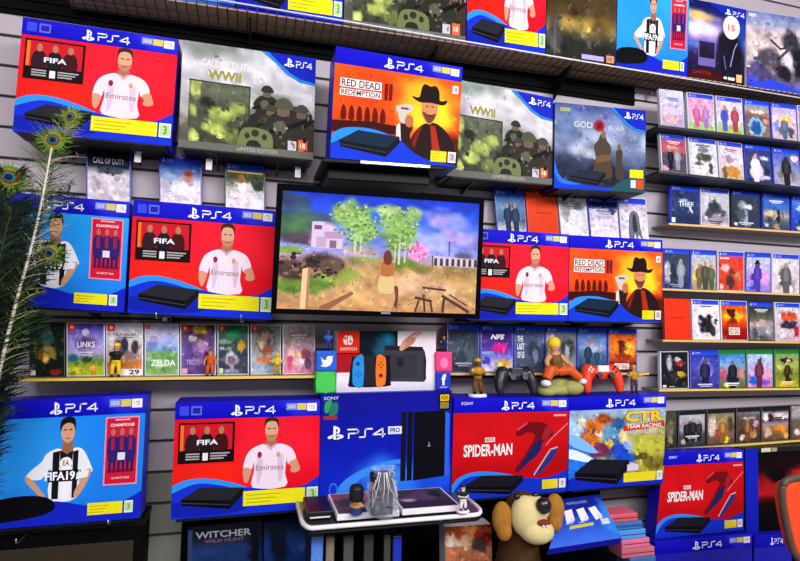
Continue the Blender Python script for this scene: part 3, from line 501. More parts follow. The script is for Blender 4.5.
# ------------------------------------------------------------------ game cases
pm('case_blue', '2434a8', .3, 0, .4); pm('case_clear', 'c8ccd8', .3, 0, .4); pm('case_red', 'd02818', .4); pm('case_dark', '181a20', .35, 0, .4); pm('case_green', '1c6c34', .3, 0, .4)
N_ = [0]
def _figs(*fg, bars=()):
    def f(a):
        for g_ in fg: figure(*g_)(a)
        for b_ in bars: a.rect(*b_)
    return f
def _late():
    tb = lambda c='e8e0e8', v=.17, u0=.25, u1=.75: ((u0, v, u1, v+.035, c), (u0+.08, v+.055, u1-.08, v+.075, c))
    return {
 'white game case with two football': _figs((.29, .42, .5, '5058b8', '4048a8'), (.68, .4, .52, '9c3c50', 'b04860')),
 'night football': _figs((.4, .42, .55, 'e8d4e8', 'f0e0f0', 'c89888'), bars=tb('c8c8f0', .86)),
 'blue game case with dark figure': _figs((.48, .4, .58, '202024', '38383c', '30302c')),
 'dark blue grey game case': _figs((.66, .42, .52, '888e9c', 'a0a4ac', '98908c'), bars=tb('8890a8', .88)),
 'sandy game case': _figs((.32, .5, .45, '6c5840', '806c50'), (.56, .45, .52, '404838', '545c48'), (.8, .5, .46, '4c5844', '606c50')),
 'pale violet game case': _figs((.46, .42, .55, '4834a0', '5c40a8', '5c4858'), bars=((.34, .27, .58, .3, '241c34'), (.39, .2, .53, .28, '241c34'))),
 'white game case with grey swords': _figs((.5, .42, .6, '58585c', '787474', '988c88')),
 'blue violet game case with': _figs((.5, .42, .6, '1c1c3c', '30305c', '604848'), bars=tb('c8c8f0', .88)),
 'sky blue game case with man': _figs((.5, .45, .55, '14182a', '242c40', '80604c'), bars=tb('e8e0f0', .86)),
 'pale cyan game case': _figs((.46, .42, .55, '5c2844', '783450', '503848')),
 'blue grey game case with two': _figs((.38, .42, .45, '20304c', '2c4060'), (.64, .42, .45, '24344c', '344860')),
 'orange red sunset': None, 'red and dark game case': _figs((.35, .5, .4, '141420', '282830'), (.62, .48, .42, '8c8898', 'a8a0b0'), bars=tb('f0c8c8', .18)),
 'black and white photo': _figs((.3, .42, .42, '141418', '2c2c30'), (.52, .38, .46, '1c1c20', '303034'), (.75, .42, .42, '242428', '38383c'), bars=tb('d8d8dc', .7)),
 'cream and gold': _figs((.55, .42, .5, '8c5c28', 'c08838')), 'brown game case with pink': _figs((.45, .45, .5, '6c4424', 'a87440')),
 'pale game case with yellow headed': _figs((.5, .5, .45, '506080', '687898', 'e0b848')),
 'misty blue game case': _figs((.35, .48, .42, '1c3044', '2c445c'), (.65, .58, .32, '24405c', '344c64')),
 'pale lilac game case': _figs(bars=tb('7878b8', .2)), 'scarlet': _figs((.5, .5, .48, '3c2420', '603028'), bars=tb('f0c8c0', .19)),
 'slate grey': _figs(bars=tb('a0a8b8', .8)), 'dark green and gold': None, 'teal and dark': None, 'grey round': None,
 'white and charcoal': _figs(bars=tb('404048', .86)), 'dark grey game case with hooded': _figs(bars=tb('c0c8d0', .84)), 'blue dusk': _figs(bars=tb('e0e4f0', .2)),
 'royal blue': _figs(bars=tb('f0f0ff', .3)), 'yellow green': _figs((.5, .45, .4, '2c2414', '503c1c', 'd8a040'), bars=tb('e8e0a0', .84)),
 'white game case with dark weapon': _figs(bars=tb('504c50', .18)), 'white game case with ochre': _figs(bars=tb('806878', .2)), 'pale grey game case': _figs(bars=tb('606878', .2)),
 'white game case with deep blue': _figs(bars=tb('8078a0', .3)), 'grey face mask': _figs(bars=tb('d0d0d0', .2)), 'white and blue game case with face': None, 'gold topped': None,
 'pink and green': _figs((.32, .45, .45, 'b85888', 'c87098'), (.66, .45, .45, '9870b0', 'b088c0')), 'white topped': _figs(bars=tb('302c34', .32)), 'pink crowded': _figs(bars=tb('f0d8d8', .2))}
EXTRA = {}
def game(label, x0, x1, yt0, yt1, yb0, yb1, lean, Yt, Yb, body, hdr, grad, blobs, extra=None, group=None, noise=.14):
    q = quad((x0, yt0), (x1, yt1), (x1+lean, yb1), (x0+lean, yb0), Yt, Yb)
    d = .013; back = [p+Vector((0, d, 0)) for p in q]
    r = thing('game_case', label, 'video game', (q[2]+q[3]+back[2]+back[3])/4, group)
    MB().hexa(q, back).build('case', body, r, bevel=.0012)
    N_[0] += 1; a = Art(q); a.L = 1; m = .035; v0 = .02
    if hdr in ('b', 'g', 'k'):
        hc = {'b': ('1c34c0', '2c50d8'), 'g': ('186428', '2c8838'), 'k': ('14141c', '202028')}[hdr]
        a.paint((m, .02, 1-m, .13), 6, 2, [(0, hc[0]), (1, hc[1])]); v0 = .13
        if hdr == 'b': ps_symbol(a, .07, .04, .14, .11, 'd0d8f8'); a.rect(.17, .06, .34, .07, 'b0bcf0').rect(.17, .09, .34, .1, '98a8e8')
    plain = not blobs
    for key, fx in EXTRA.items():
        if label.startswith(key) and not extra: extra = fx
    a.paint((m, v0, 1-m, .98), 24, 32, grad, blobs, noise if not plain else .04, 7, N_[0], 0 if plain else 80, .085)
    if hdr == 's': a.rect(m, .02, .24, .16, 'd82c20').ell(.14, .09, .045, .035, 'f0c0b0')
    if extra: extra(a)
    a.build('cover_sheet', r); return r
def T(t, u0, v0, u1, v1, h, off=.02, **k): return lambda a: a.text(t, u0, v0, u1, v1, h, off, **k)
def L(*fs): return lambda a: [f(a) for f in fs]
def R_(u0, v0, u1, v1, h): return lambda a: a.rect(u0, v0, u1, v1, h)
def PL(pts, h, s=3): return lambda a: a.poly(pts, h, s)
def figure(u, v, s, c, c2, hd='b08868'):   # small standing silhouette
    def f(a):
        g = lambda x, y: (u+s*x, v+s*y)
        a.poly([g(-.16, 1), g(-.2, .5), g(-.3, .42), g(-.28, .05), g(-.1, -.08), g(.1, -.08), g(.28, .05), g(.3, .42), g(.2, .5), g(.18, 1)], c, 3)
        a.poly([g(-.1, 0), g(.1, 0), g(.12, .45), g(-.12, .45)], c2, 2); a.ell(*g(0, -.2), .1*s*1.1, .12*s, hd)
    return f
EXTRA = {k: v for k, v in _late().items() if v}
ORD = ['first', 'second', 'third', 'fourth', 'fifth', 'sixth', 'seventh', 'eighth']
def lineat(l, x): return l[1]+(l[3]-l[1])*(x-l[0])/(l[2]-l[0])
SHELVES = []
def row(where, group, top, bot, lean, items, Yt=-.045, Yb=-.075, shelf=None, ext=(3, 3), over=.007):
    for i, it in enumerate(items):
        x0, x1, desc, body, hdr, grad, blobs = it[:7]; ex = it[7] if len(it) > 7 else None
        dy = it[8] if len(it) > 8 else 0
        game(f'{desc}, {ORD[i]} along {where}', x0, x1, lineat(top, x0)+dy, lineat(top, x1)+dy, lineat(bot, x0), lineat(bot, x1), lean, Yt, Yb, body, hdr, grad, blobs, ex, group)
    if shelf:
        xa, xb = items[0][0]-ext[0], items[-1][1]+ext[1]
        A, B = P(xa, lineat(bot, xa), Yb), P(xb, lineat(bot, xb), Yb); A.z -= .0006; B.z -= .0006
        name, lab, mat, edge, th_ = shelf
        r = thing('shelf', lab, 'shelf', (A+B)/2+Vector((0, .03, -th_)), 'slat wall shelves')
        dz = Vector((0, 0, -th_)); yo = Vector((0, -over, 0)); 
        fr = [A+yo, B+yo, B+yo+dz, A+yo+dz]; bk = [Vector((p.x, -.001, p.z)) for p in fr]
        MB().hexa(fr, bk).build('board', mat, r, bevel=.0006)
        MB().hexa([p+Vector((0, -.0025, .0004 if i < 2 else -.0004)) for i, p in enumerate(fr)], fr).build('edge_strip', edge, r)
        return A, B
pm('shelf_tan', 'b08c58', .5); pm('edge_tan', 'e0b868', .4); pm('shelf_dark', '2a2c2c', .5); pm('edge_dark', '24282c', .4); pm('shelf_grey', '8c8078', .5); pm('edge_yellow', 'e8c860', .4)
W = 'f0e8f0'
# left shelf
LA, LBB = row('the left shelf', 'game cases on the left shelf', (30, 322, 315, 325), (30, 377, 315, 374), 0, [
 (29, 65, 'dark green and gold game case', 'case_dark', None, [(0, '101c18'), (.5, '18241c'), (1, '141c14')], [(.5, .28, .28, .2, '2c5450', 1.5), (.5, .55, .36, .16, '7c6a28', 1.5), (.45, .66, .12, .1, 'd09848'), (.68, .6, .1, .1, 'a8903c'), (.3, .6, .1, .12, '8c5420'), (.75, .93, .2, .06, '902c20'), (.15, .5, .08, .2, '485c30')], L(R_(.04, .88, .18, .97, 'f0e0c8'))),
 (66.3, 105, 'purple and lime meadow game case', 'case_clear', 's', [(0, '4430a8'), (.3, '9888d0'), (.55, 'b8a8e0'), (.72, '688840'), (.85, 'a8b828'), (1, 'a0b020')], [(.5, .38, .3, .14, '5c4478', 1.5), (.5, .16, .12, .08, 'd0c8e8'), (.15, .68, .16, .1, '186878'), (.5, .7, .12, .06, '304828'), (.7, .9, .1, .08, 'c88030'), (.3, .9, .2, .06, 'd0d030')], L(T('LINKS', .28, .36, .74, .47, 'f0e8f8'), R_(.3, .55, .7, .57, 'e0d8f0'), R_(.34, .6, .66, .615, 'd8d0f0'))),
 (106, 143, 'pale game case with big 29 price tag', 'case_clear', 's', [(0, 'b0b0c0'), (.3, 'd0c8cc'), (.7, 'b89888'), (.74, 'd07838'), (1, 'c88848')], [(.5, .42, .14, .18, '2c2c3c'), (.8, .48, .13, .16, '30303c'), (.3, .5, .16, .2, '585058'), (.65, .62, .2, .1, '887070'), (.2, .75, .15, .2, '504030')], L(T('TRAVELER', .18, .2, .82, .25, '584048'), R_(.3, .27, .75, .29, '786870'), R_(.38, .87, .97, .985, 'f4f0ec'), T('29', .62, .88, .9, .975, '302c34', .03))),
 (144.5, 179, 'pale sky over green field game case', 'case_clear', None, [(0, 'b0b8d8'), (.25, 'c8c0dc'), (.45, '88a0dc'), (.5, '7098c0'), (.56, '70a060'), (.8, '60a050'), (1, '88b060')], [(.7, .3, .3, .16, 'a8b4e4', 1.5), (.2, .42, .2, .1, '7080c0', 1.5), (.5, .8, .4, .1, 'a0c090', 1.2), (.1, .65, .1, .1, 'a8b8a0')], L(T('ZELDA', .18, .7, .9, .82, 'e8f0e0', .03), R_(.03, .03, .16, .12, 'e06858'))),
 (180, 216, 'violet and gold game case', 'case_clear', 's', [(0, '402c50'), (.25, '584070'), (.6, '8868a8'), (1, '5c3c80')], [(.55, .1, .35, .12, 'b89830', 1.5), (.55, .28, .16, .12, '4c3020'), (.6, .45, .2, .16, 'b888b8', 1.5), (.3, .28, .1, .08, 'd8c8d0'), (.2, .6, .14, .3, '584890', 1.5), (.75, .7, .12, .16, '38205c')], L(T('ALLY', .3, .56, .6, .66, '2c1840'), T('TROTH', .16, .7, .62, .8, 'b898d0'), R_(.05, .87, .2, .97, 'e0a0a8'))),
 (217.3, 249, 'teal and dark game case with glass orb', 'case_clear', 's', [(0, '286048'), (.3, '406860'), (.5, '34404c'), (1, '3c3c50')], [(.5, .18, .28, .16, '2c9058', 1.5), (.78, .42, .16, .14, 'd8a020'), (.25, .35, .22, .05, '90a890'), (.25, .48, .24, .04, '88988c'), (.45, .7, .22, .18, 'b0b8d0', 2), (.45, .72, .14, .12, '806068'), (.45, .94, .3, .05, '8890a8')], L(R_(.06, .87, .18, .97, 'd0e0a0'))),
 (250.5, 281, 'grey round emblem game case', 'case_clear', 's', [(0, '788078'), (.5, '908c88'), (.7, '98a0a8'), (1, 'a0b4c8')], [(.5, .3, .42, .3, '4c5860', 2), (.48, .32, .3, .24, 'b09078', 2), (.5, .5, .3, .12, '8c4c38'), (.35, .4, .1, .12, 'd0b0a0'), (.6, .35, .1, .12, '5c4858'), (.4, .72, .35, .06, 'd86828')]),
 (282.5, 315, 'pink crowded game case', 'case_clear', None, [(0, 'a89890'), (.3, 'b8a8a8'), (.5, 'c890a0'), (1, 'e088a8')], [(.3, .55, .2, .12, 'e0b0a0'), (.7, .6, .2, .12, 'a04868'), (.5, .78, .25, .1, 'f0c0c8'), (.2, .75, .12, .12, 'd05070'), (.8, .8, .14, .12, '7c5880'), (.5, .62, .1, .08, 'e8d080'), (.5, .2, .4, .1, '8c7c74', 1.5)]),
], shelf=('s', 'tan edged shelf at lower left carrying the row of game cases', 'shelf_tan', 'edge_yellow', .006), ext=(9, 2), over=.034)
# middle shelf
row('the shelf right below the television', 'game cases on the middle shelf', (446, 323.5, 638, 329), (446, 372.5, 638, 372.5), 0, [
 (447, 479.5, 'slate grey game case', 'case_blue', 'b', [(0, '303c50'), (.5, '3c4654'), (1, '2c3440')], [(.2, .45, .16, .12, 'c0a878'), (.25, .4, .3, .2, '4c5864', 1.5), (.75, .7, .2, .3, '485460', 1.5)]),
 (480.5, 513.5, 'violet racing game case', 'case_blue', 'b', [(0, '28206c'), (.3, '482880'), (.55, '5c50b8'), (.75, 'a898d0'), (1, 'd8d0e0')], [(.6, .42, .3, .12, 'c81c80'), (.2, .55, .25, .05, '90a8f8', 1.5), (.7, .8, .28, .12, 'e0a828'), (.6, .83, .12, .06, 'f0e080'), (.15, .75, .14, .1, '3040a0')], L(T('NFS', .3, .2, .72, .31, 'f0e8f8', .04, shear=.3), T('HEAT', .4, .38, .85, .46, 'e02890', .02, shear=.3))),
 (514.5, 544.5, 'grey blue game case with tall pale lettering', 'case_blue', 'b', [(0, '384868'), (.5, '485878'), (1, '3c4454')], [(.65, .5, .28, .3, '2c3448', 1.5), (.7, .6, .14, .2, '6c7490', 1.5), (.9, .3, .15, .2, '6070a0', 1.5)], L(T('THE', .09, .22, .28, .35, 'e0dce0', .03), T('LAST', .09, .38, .32, .52, 'e0dce0', .03), T('OF US', .09, .56, .32, .7, 'e0dce0', .03))),
 (545.5, 576.5, 'white and dark grey game case', 'case_blue', 'b', [(0, '6c707c'), (.5, '585c64'), (1, 'b0a8a8')], [(.16, .4, .2, .5, 'e0dce0', 2), (.7, .4, .3, .3, '34383c', 1.5), (.7, .5, .08, .2, '98a0a0'), (.3, .85, .3, .1, 'd8ccc8'), (.3, .55, .18, .2, 'c8b080')]),
 (577.5, 607, 'misty blue game case', 'case_blue', 'b', [(0, '4068b0'), (.35, '7c98c0'), (.6, '3c6080'), (1, '284860')], [(.35, .5, .1, .25, '243848'), (.65, .6, .08, .16, '2c4858'), (.5, .2, .2, .06, '80707c'), (.6, .4, .3, .14, 'a0b4cc', 1.5)]),
 (608, 637, 'orange sunset game case', 'case_blue', 'b', [(0, 'd85818'), (.4, 'e87c18'), (.7, 'c04418'), (.8, '581810'), (1, '401410')], [(.6, .4, .4, .25, 'f0b028', 1.5), (.45, .4, .16, .26, '64180c'), (.45, .22, .2, .05, '481408'), (.5, .6, .3, .12, '902c14')], L(R_(.22, .8, .72, .93, 'f0e0d8'), T('RED DEAD', .26, .82, .68, .91, '802018'))),
], shelf=('s', 'narrow tan edged shelf right of the white handheld box', 'shelf_tan', 'edge_tan', .006), ext=(6, 10))
# hanging rows behind boxes
RDY = dict(Yt=-.035, Yb=-.04)
row('the left gap below the camouflage box', 'game cases hung over the left footballer boxes', (86, 148, 266, 166), (86, 207, 266, 219), 0, [
 (86, 131, 'white game case with dark lettered top', 'case_blue', 'k', [(0, '101430'), (.18, '1c2038'), (.24, '889098'), (.32, 'e0d4d8'), (1, 'e8dce4')], [(.5, .26, .4, .08, '485058', 1.5)], L(T('CALL OF DUTY', .15, .14, .85, .24, 'c8ccd8'))),
 (159, 202, 'white and blue game case with face', 'case_blue', 'b', [(0, '2c50a8'), (.2, '6880b8'), (.35, 'd8d0e0'), (1, 'f0e4e8')], [(.7, .26, .14, .12, 'c88878'), (.7, .18, .14, .06, '8c4030'), (.2, .3, .2, .14, '90a8c8', 1.5), (.5, .5, .4, .14, 'f8f0f4', 1.5), (.12, .5, .1, .2, 'b8b8c8')]),
 (224.5, 265.5, 'gold topped game case with white shirt', 'case_dark', 'b', [(0, '6c6838'), (.15, '3c4830'), (.3, '788068'), (.5, 'e8dce0'), (1, 'f0e4e8')], [(.42, .22, .14, .14, '9c7040'), (.42, .36, .3, .14, 'f0e8e8', 2), (.85, .3, .16, .14, '2c3c30'), (.85, .55, .12, .1, 'b8c8e0')], L(R_(.07, .15, .93, .18, 'd8d090'))),
], **RDY)
row('the gap above the right footballer box', 'game cases hung over the right footballer boxes', (494, 188.5, 648, 198.5), (494, 238, 648, 250), 4, [
 (494, 524, 'blue grey game case with two figures', 'case_blue', 'b', [(0, '386098'), (.3, '6890b0'), (.6, '506c88'), (.8, 'c0b8c0'), (1, 'd0c8d0')], [(.4, .4, .12, .25, '28384c'), (.65, .4, .12, .25, '2c3c50'), (.5, .72, .3, .1, 'b8a090')]),
 (525, 556, 'plain orange red game case', 'case_red', None, [(0, 'e04820'), (1, 'd83c18')], [], L(R_(.3, .42, .75, .45, 'b83018')), -.5),
 (558, 586, 'pale grey game case', 'case_clear', None, [(0, 'b8b8c0'), (.3, 'd8d4dc'), (1, 'ecdce8')], [(.2, .3, .2, .3, '989894', 1.5), (.7, .2, .2, .1, '6c7888', 1.5), (.5, .6, .3, .2, 'e0d8e0')], None, 3),
 (587, 617, 'white game case with deep blue top', 'case_blue', 'b', [(0, '101c60'), (.12, '182464'), (.18, 'd8d0e0'), (1, 'ecd8e8')], [(.5, .35, .4, .05, 'b8b0c8', 1.5), (.4, .55, .4, .04, 'c0b4cc', 1.5), (.8, .2, .2, .06, '2c3868', 1.5)]),
 (618, 646, 'white game case with grey cloaked figure', 'case_clear', 'b', [(0, 'b8b0d0'), (.2, 'dcd4e0'), (1, 'e8d8e4')], [(.5, .3, .22, .05, '686874')], L(PL([(.36, .32), (.64, .3), (.72, .62), (.8, .9), (.62, .72), (.6, .98), (.5, .7), (.42, .98), (.34, .9), (.28, .75)], '6c6c7c'), PL([(.46, .36), (.56, .36), (.6, .65), (.44, .65)], '34343c'))),
], **RDY)
# right-hand shelves
G = 'game cases on the right hand shelves'
DK = ('s', '%s dark shelf of the right hand game wall', 'shelf_dark', 'edge_dark', .008)
def shl(n, mat='shelf_grey', e='edge_tan', t=.006): return ('s', f'{n} shelf on the right hand game wall', mat, e, t)
row('the top right hand shelf', G, (659, 88.6, 796, 105), (659, 126, 796, 142), 2, [
 (659, 683, 'pale lilac game case', 'case_clear', None, [(0, 'c8c8e8'), (.5, 'c4b8dc'), (.8, 'c0a0b8'), (1, 'a898b8')], [(.5, .25, .35, .04, '8888c0', 1.5), (.5, .4, .38, .03, 'a8a8d8', 1.5), (.5, .8, .4, .1, 'c89898', 1.5)]),
 (686.5, 713.5, 'pink and green game case', 'case_clear', 'b', [(0, 'd098c8'), (.4, 'd8a0c0'), (.75, 'c8b0b0'), (.8, '90b878'), (1, '98b060')], [(.3, .45, .2, .2, 'c06898', 1.5), (.65, .5, .2, .2, 'e0b0c8', 1.5), (.5, .65, .2, .1, 'a87088')]),
 (715.5, 742, 'white game case with two football shirts', 'case_clear', 'b', [(0, 'd8c0dc'), (.6, 'e0d0d8'), (.75, 'a8c088'), (1, '98b848')], [(.28, .42, .16, .22, '5058b0'), (.7, .42, .16, .22, 'a04858'), (.28, .2, .08, .07, 'a87870'), (.7, .2, .08, .07, '986860')]),
 (743, 769, 'brown game case with blue oval', 'case_blue', 'b', [(0, '6888d0'), (.15, 'b09888'), (.4, '70504c'), (1, '88684c')], [(.55, .22, .4, .06, 'e0d0b8'), (.45, .72, .34, .34, '88c0f0', 3), (.45, .74, .24, .26, '28508c', 3), (.85, .5, .14, .1, 'd08868')]),
 (770, 796, 'pale game case with yellow headed figure', 'case_blue', 'b', [(0, 'b0a8e0'), (.3, 'd0b8d0'), (1, 'c0a8b8')], [(.52, .38, .28, .14, 'e0b850'), (.5, .52, .2, .12, 'c88868'), (.4, .72, .24, .16, '606880'), (.75, .75, .14, .16, '584c50'), (.15, .6, .12, .2, '8090c8')]),
 (797, 822, 'rose game case', 'case_clear', 'b', [(0, 'c888a8'), (1, 'c06878')], [(.4, .5, .3, .3, '804858')]),
], Yt=-.124, Yb=-.130, shelf=shl('topmost dark', 'shelf_dark', 'edge_dark', .008))
row('the second right hand shelf', G, (660, 133, 800, 150.5), (660, 171.5, 800, 187.5), 2.5, [
 (659.5, 685.5, 'red and dark game case', 'case_clear', 'b', [(0, 'a84868'), (.35, 'b05858'), (.5, '484058'), (1, '54485c')], [(.5, .25, .4, .06, 'd89098', 1.5), (.4, .55, .12, .16, '181820'), (.65, .5, .1, .14, 'a8a0b0'), (.1, .9, .1, .08, 'e0a0a8')]),
 (688, 716, 'white game case with dark weapon', 'case_clear', 'b', [(0, 'd0d0d8'), (1, 'd8d0d4')], [(.5, .22, .2, .08, '706c80'), (.5, .45, .34, .13, '4c4840'), (.3, .65, .2, .06, '5c5850'), (.75, .75, .1, .16, '404838')]),
 (717.5, 742, 'white game case with ochre box', 'case_clear', 'b', [(0, 'dcc8dc'), (.5, 'e0ccd4'), (1, 'c0a888')], [(.4, .4, .2, .14, '988090'), (.55, .78, .34, .2, 'b88030'), (.2, .8, .12, .2, '785c50')]),
 (743.5, 770, 'night football game case with white player', 'case_blue', 'b', [(0, '303878'), (.4, '3c4470'), (1, '283060')], [(.36, .3, .12, .12, 'c89890'), (.4, .65, .3, .3, 'e8d0e8', 2.5), (.75, .25, .2, .08, 'b8c8f0', 1.5), (.85, .6, .12, .2, '202848'), (.8, .85, .2, .06, 'c0b8e0')]),
 (771.5, 799, 'blue game case with dark figure and pale disc', 'case_blue', 'b', [(0, '4050b0'), (.5, '8890c0'), (1, 'a8a0b0')], [(.48, .5, .2, .3, '28282c'), (.48, .25, .1, .1, '30302c'), (.82, .14, .15, .13, 'f4d0c8', 4), (.25, .7, .14, .16, '706c60'), (.72, .7, .12, .2, '807868')]),
 (800.5, 826, 'dim blue game case', 'case_blue', 'b', [(0, '3848a0'), (1, '485078')], [(.5, .5, .3, .3, '282c40')]),
], Yt=-.100, Yb=-.112, shelf=shl('second dark', 'shelf_dark', 'edge_dark', .008))
row('the third right hand shelf', G, (670, 184.5, 800, 195.5), (670, 223.5, 800, 232), .5, [
 (670, 699.5, 'navy game case with white lettering', 'case_blue', 'b', [(0, '283464'), (.5, '2c3c64'), (1, '202c54')], [(.45, .3, .2, .08, '98a8c0', 1.5)], L(T('THIEF', .28, .42, .78, .55, 'd8e0f0', .02), PL([(.6, .52), (.72, .6), (.76, .72), (.66, .64)], 'c8d4e8', 2), R_(.04, .84, .16, .96, 'f0e0e0'))),
 (700.5, 729, 'white and charcoal machine game case', 'case_clear', 'b', [(0, 'c0c0cc'), (.5, 'b8b8c0'), (.8, '90889c'), (1, 'd0b8b8')], [(.45, .45, .3, .22, '3c3c48'), (.25, .65, .16, .14, '44444c'), (.75, .62, .14, .14, '505058'), (.45, .25, .1, .08, '484850'), (.15, .78, .06, .05, 'f0e0d0')]),
 (731, 760, 'dark grey game case with hooded face', 'case_dark', 'b', [(0, '343c54'), (.5, '303848'), (1, '2c3450')], [(.35, .3, .2, .16, '98a8a8', 1.5), (.6, .36, .14, .08, 'e8d8e0'), (.48, .7, .09, .3, '98b0c8', 1.5), (.3, .6, .2, .2, '485458'), (.12, .9, .08, .07, 'f0e0e0')]),
 (762, 789.5, 'blue dusk game case with tower', 'case_blue', 'b', [(0, '3060c0'), (.35, '4068b0'), (.55, 'b0a088'), (.75, '505c70'), (1, '303c60')], [(.58, .55, .08, .28, '202838'), (.25, .5, .25, .12, 'd8c898', 1.5), (.2, .7, .12, .1, '3c3c48'), (.5, .9, .12, .1, 'a09060'), (.12, .87, .08, .07, 'f0e8d8')]),
 (791, 818, 'royal blue game case', 'case_blue', 'b', [(0, '4878e0'), (.4, '3058c8'), (1, '2038a0')], [(.3, .3, .2, .06, 'b8c8f0'), (.5, .55, .3, .1, '1c3890'), (.3, .9, .15, .07, 'e0d848')]),
], shelf=shl('third tan edged'))
row('the fourth right hand shelf', G, (664, 248, 800, 254.5), (664, 288.5, 800, 294), 0, [
 (663.5, 689.5, 'dark blue grey game case', 'case_blue', 'b', [(0, '303c50'), (.5, '3c4458'), (1, '20284c')], [(.12, .55, .14, .4, 'b8b8b8', 2), (.65, .35, .1, .2, '98a0ac'), (.65, .65, .08, .2, '7c8498'), (.35, .6, .14, .3, '28303c')]),
 (690.5, 716.5, 'sandy game case with crowd', 'case_blue', 'b', [(0, 'a8b8d0'), (.4, 'c0b098'), (1, '98906c')], [(.15, .65, .12, .12, 'e0d020'), (.5, .6, .2, .26, '485040'), (.8, .6, .14, .3, '505c48'), (.35, .4, .12, .16, '786048'), (.6, .3, .12, .1, 'd0c0b0')]),
 (717.5, 744.5, 'scarlet game case', 'case_clear', 'b', [(0, 'd84038'), (.5, 'd8402c'), (1, 'c83c28')], [(.25, .35, .24, .14, 'e8b8a8', 1.5), (.45, .75, .2, .2, '4c3028'), (.5, .45, .1, .12, '603830'), (.75, .6, .12, .16, 'c07850'), (.12, .9, .08, .08, 'f0c8c0')], L(R_(.08, .17, .42, .21, 'f0d0cc'))),
 (745.5, 771, 'pale violet game case with dark hat figure', 'case_blue', 'b', [(0, 'b0c0e8'), (.5, 'b8a0dc'), (1, '9078d0')], [(.45, .25, .12, .16, '40385c'), (.35, .65, .2, .24, '4830a0'), (.55, .5, .12, .12, 'e0a078'), (.8, .6, .2, .2, 'e090c8', 1.5), (.2, .9, .16, .1, '2c50c0')]),
 (772, 799.5, 'white game case with grey swordsman', 'case_clear', 'b', [(0, 'd8ccd4'), (1, 'd8c8cc')], [(.48, .5, .26, .3, '706c6c'), (.48, .25, .1, .1, '807878'), (.45, .7, .3, .16, '4c4c50'), (.2, .85, .1, .1, 'b8a8a0'), (.8, .8, .08, .2, 'a89c9c')]),
 (801, 828, 'blue edged game case', 'case_blue', 'b', [(0, '48589c'), (1, '585070')], [(.5, .5, .3, .3, '302c44')]),
], shelf=shl('fourth tan edged'))
row('the fifth right hand shelf', G, (664, 298, 800, 303), (664, 339.5, 800, 341.5), 1.5, [
 (664, 690, 'plain vermilion game case', 'case_red', None, [(0, 'e8341c'), (1, 'e03014')], [], L(R_(.2, .46, .72, .49, 'b82414'))),
 (691.5, 719, 'white game case with black battle silhouettes', 'case_clear', 'b', [(0, 'e8e0e8'), (1, 'e0d8dc')], [(.5, .6, .34, .24, '1c1c24', 2.5), (.3, .4, .1, .12, '24242c'), (.6, .38, .12, .14, '20202c'), (.75, .75, .12, .16, '2c2c30'), (.85, .5, .08, .1, '38383c')], L(R_(.3, .16, .7, .19, '606068'))),
 (720, 747, 'orange red sunset game case', 'case_clear', 'b', [(0, 'd04810'), (.3, 'f08010'), (.6, 'c83010'), (.7, '9c1410'), (1, '900c0c')], [(.45, .35, .4, .2, 'f8b020', 1.5), (.4, .25, .16, .14, '501808'), (.4, .14, .2, .04, '40100c'), (.4, .5, .22, .14, '882408')], L(R_(.28, .68, .68, .86, 'f0e0d8'), T('RED DEAD', .31, .7, .65, .84, '902018'))),
 (748, 773, 'grey face mask game case', 'case_dark', 'b', [(0, '2c3444'), (.35, '50544c'), (.5, 'a0908c'), (1, '686870')], [(.5, .25, .34, .12, '4c5438', 1.5), (.5, .52, .26, .14, 'c0a8a0'), (.5, .72, .2, .12, '80787c'), (.2, .8, .14, .2, '485060'), (.8, .7, .12, .2, 'a0a0a8'), (.5, .92, .3, .08, '504c50')]),
 (774.5, 800, 'white game case with red flag and black shape', 'case_clear', 'b', [(0, 'd0d0d8'), (1, 'd0a8b8')], [(.5, .28, .45, .18, 'd04c28', 2), (.55, .55, .4, .16, '282838', 2.5), (.85, .7, .14, .2, 'a02038'), (.25, .8, .2, .16, 'e0d0d8')]),
 (801, 827, 'red game case', 'case_clear', 'b', [(0, 'a04030'), (1, '803028')], [(.5, .5, .3, .3, '401818')]),
], shelf=shl('fifth tan edged'))
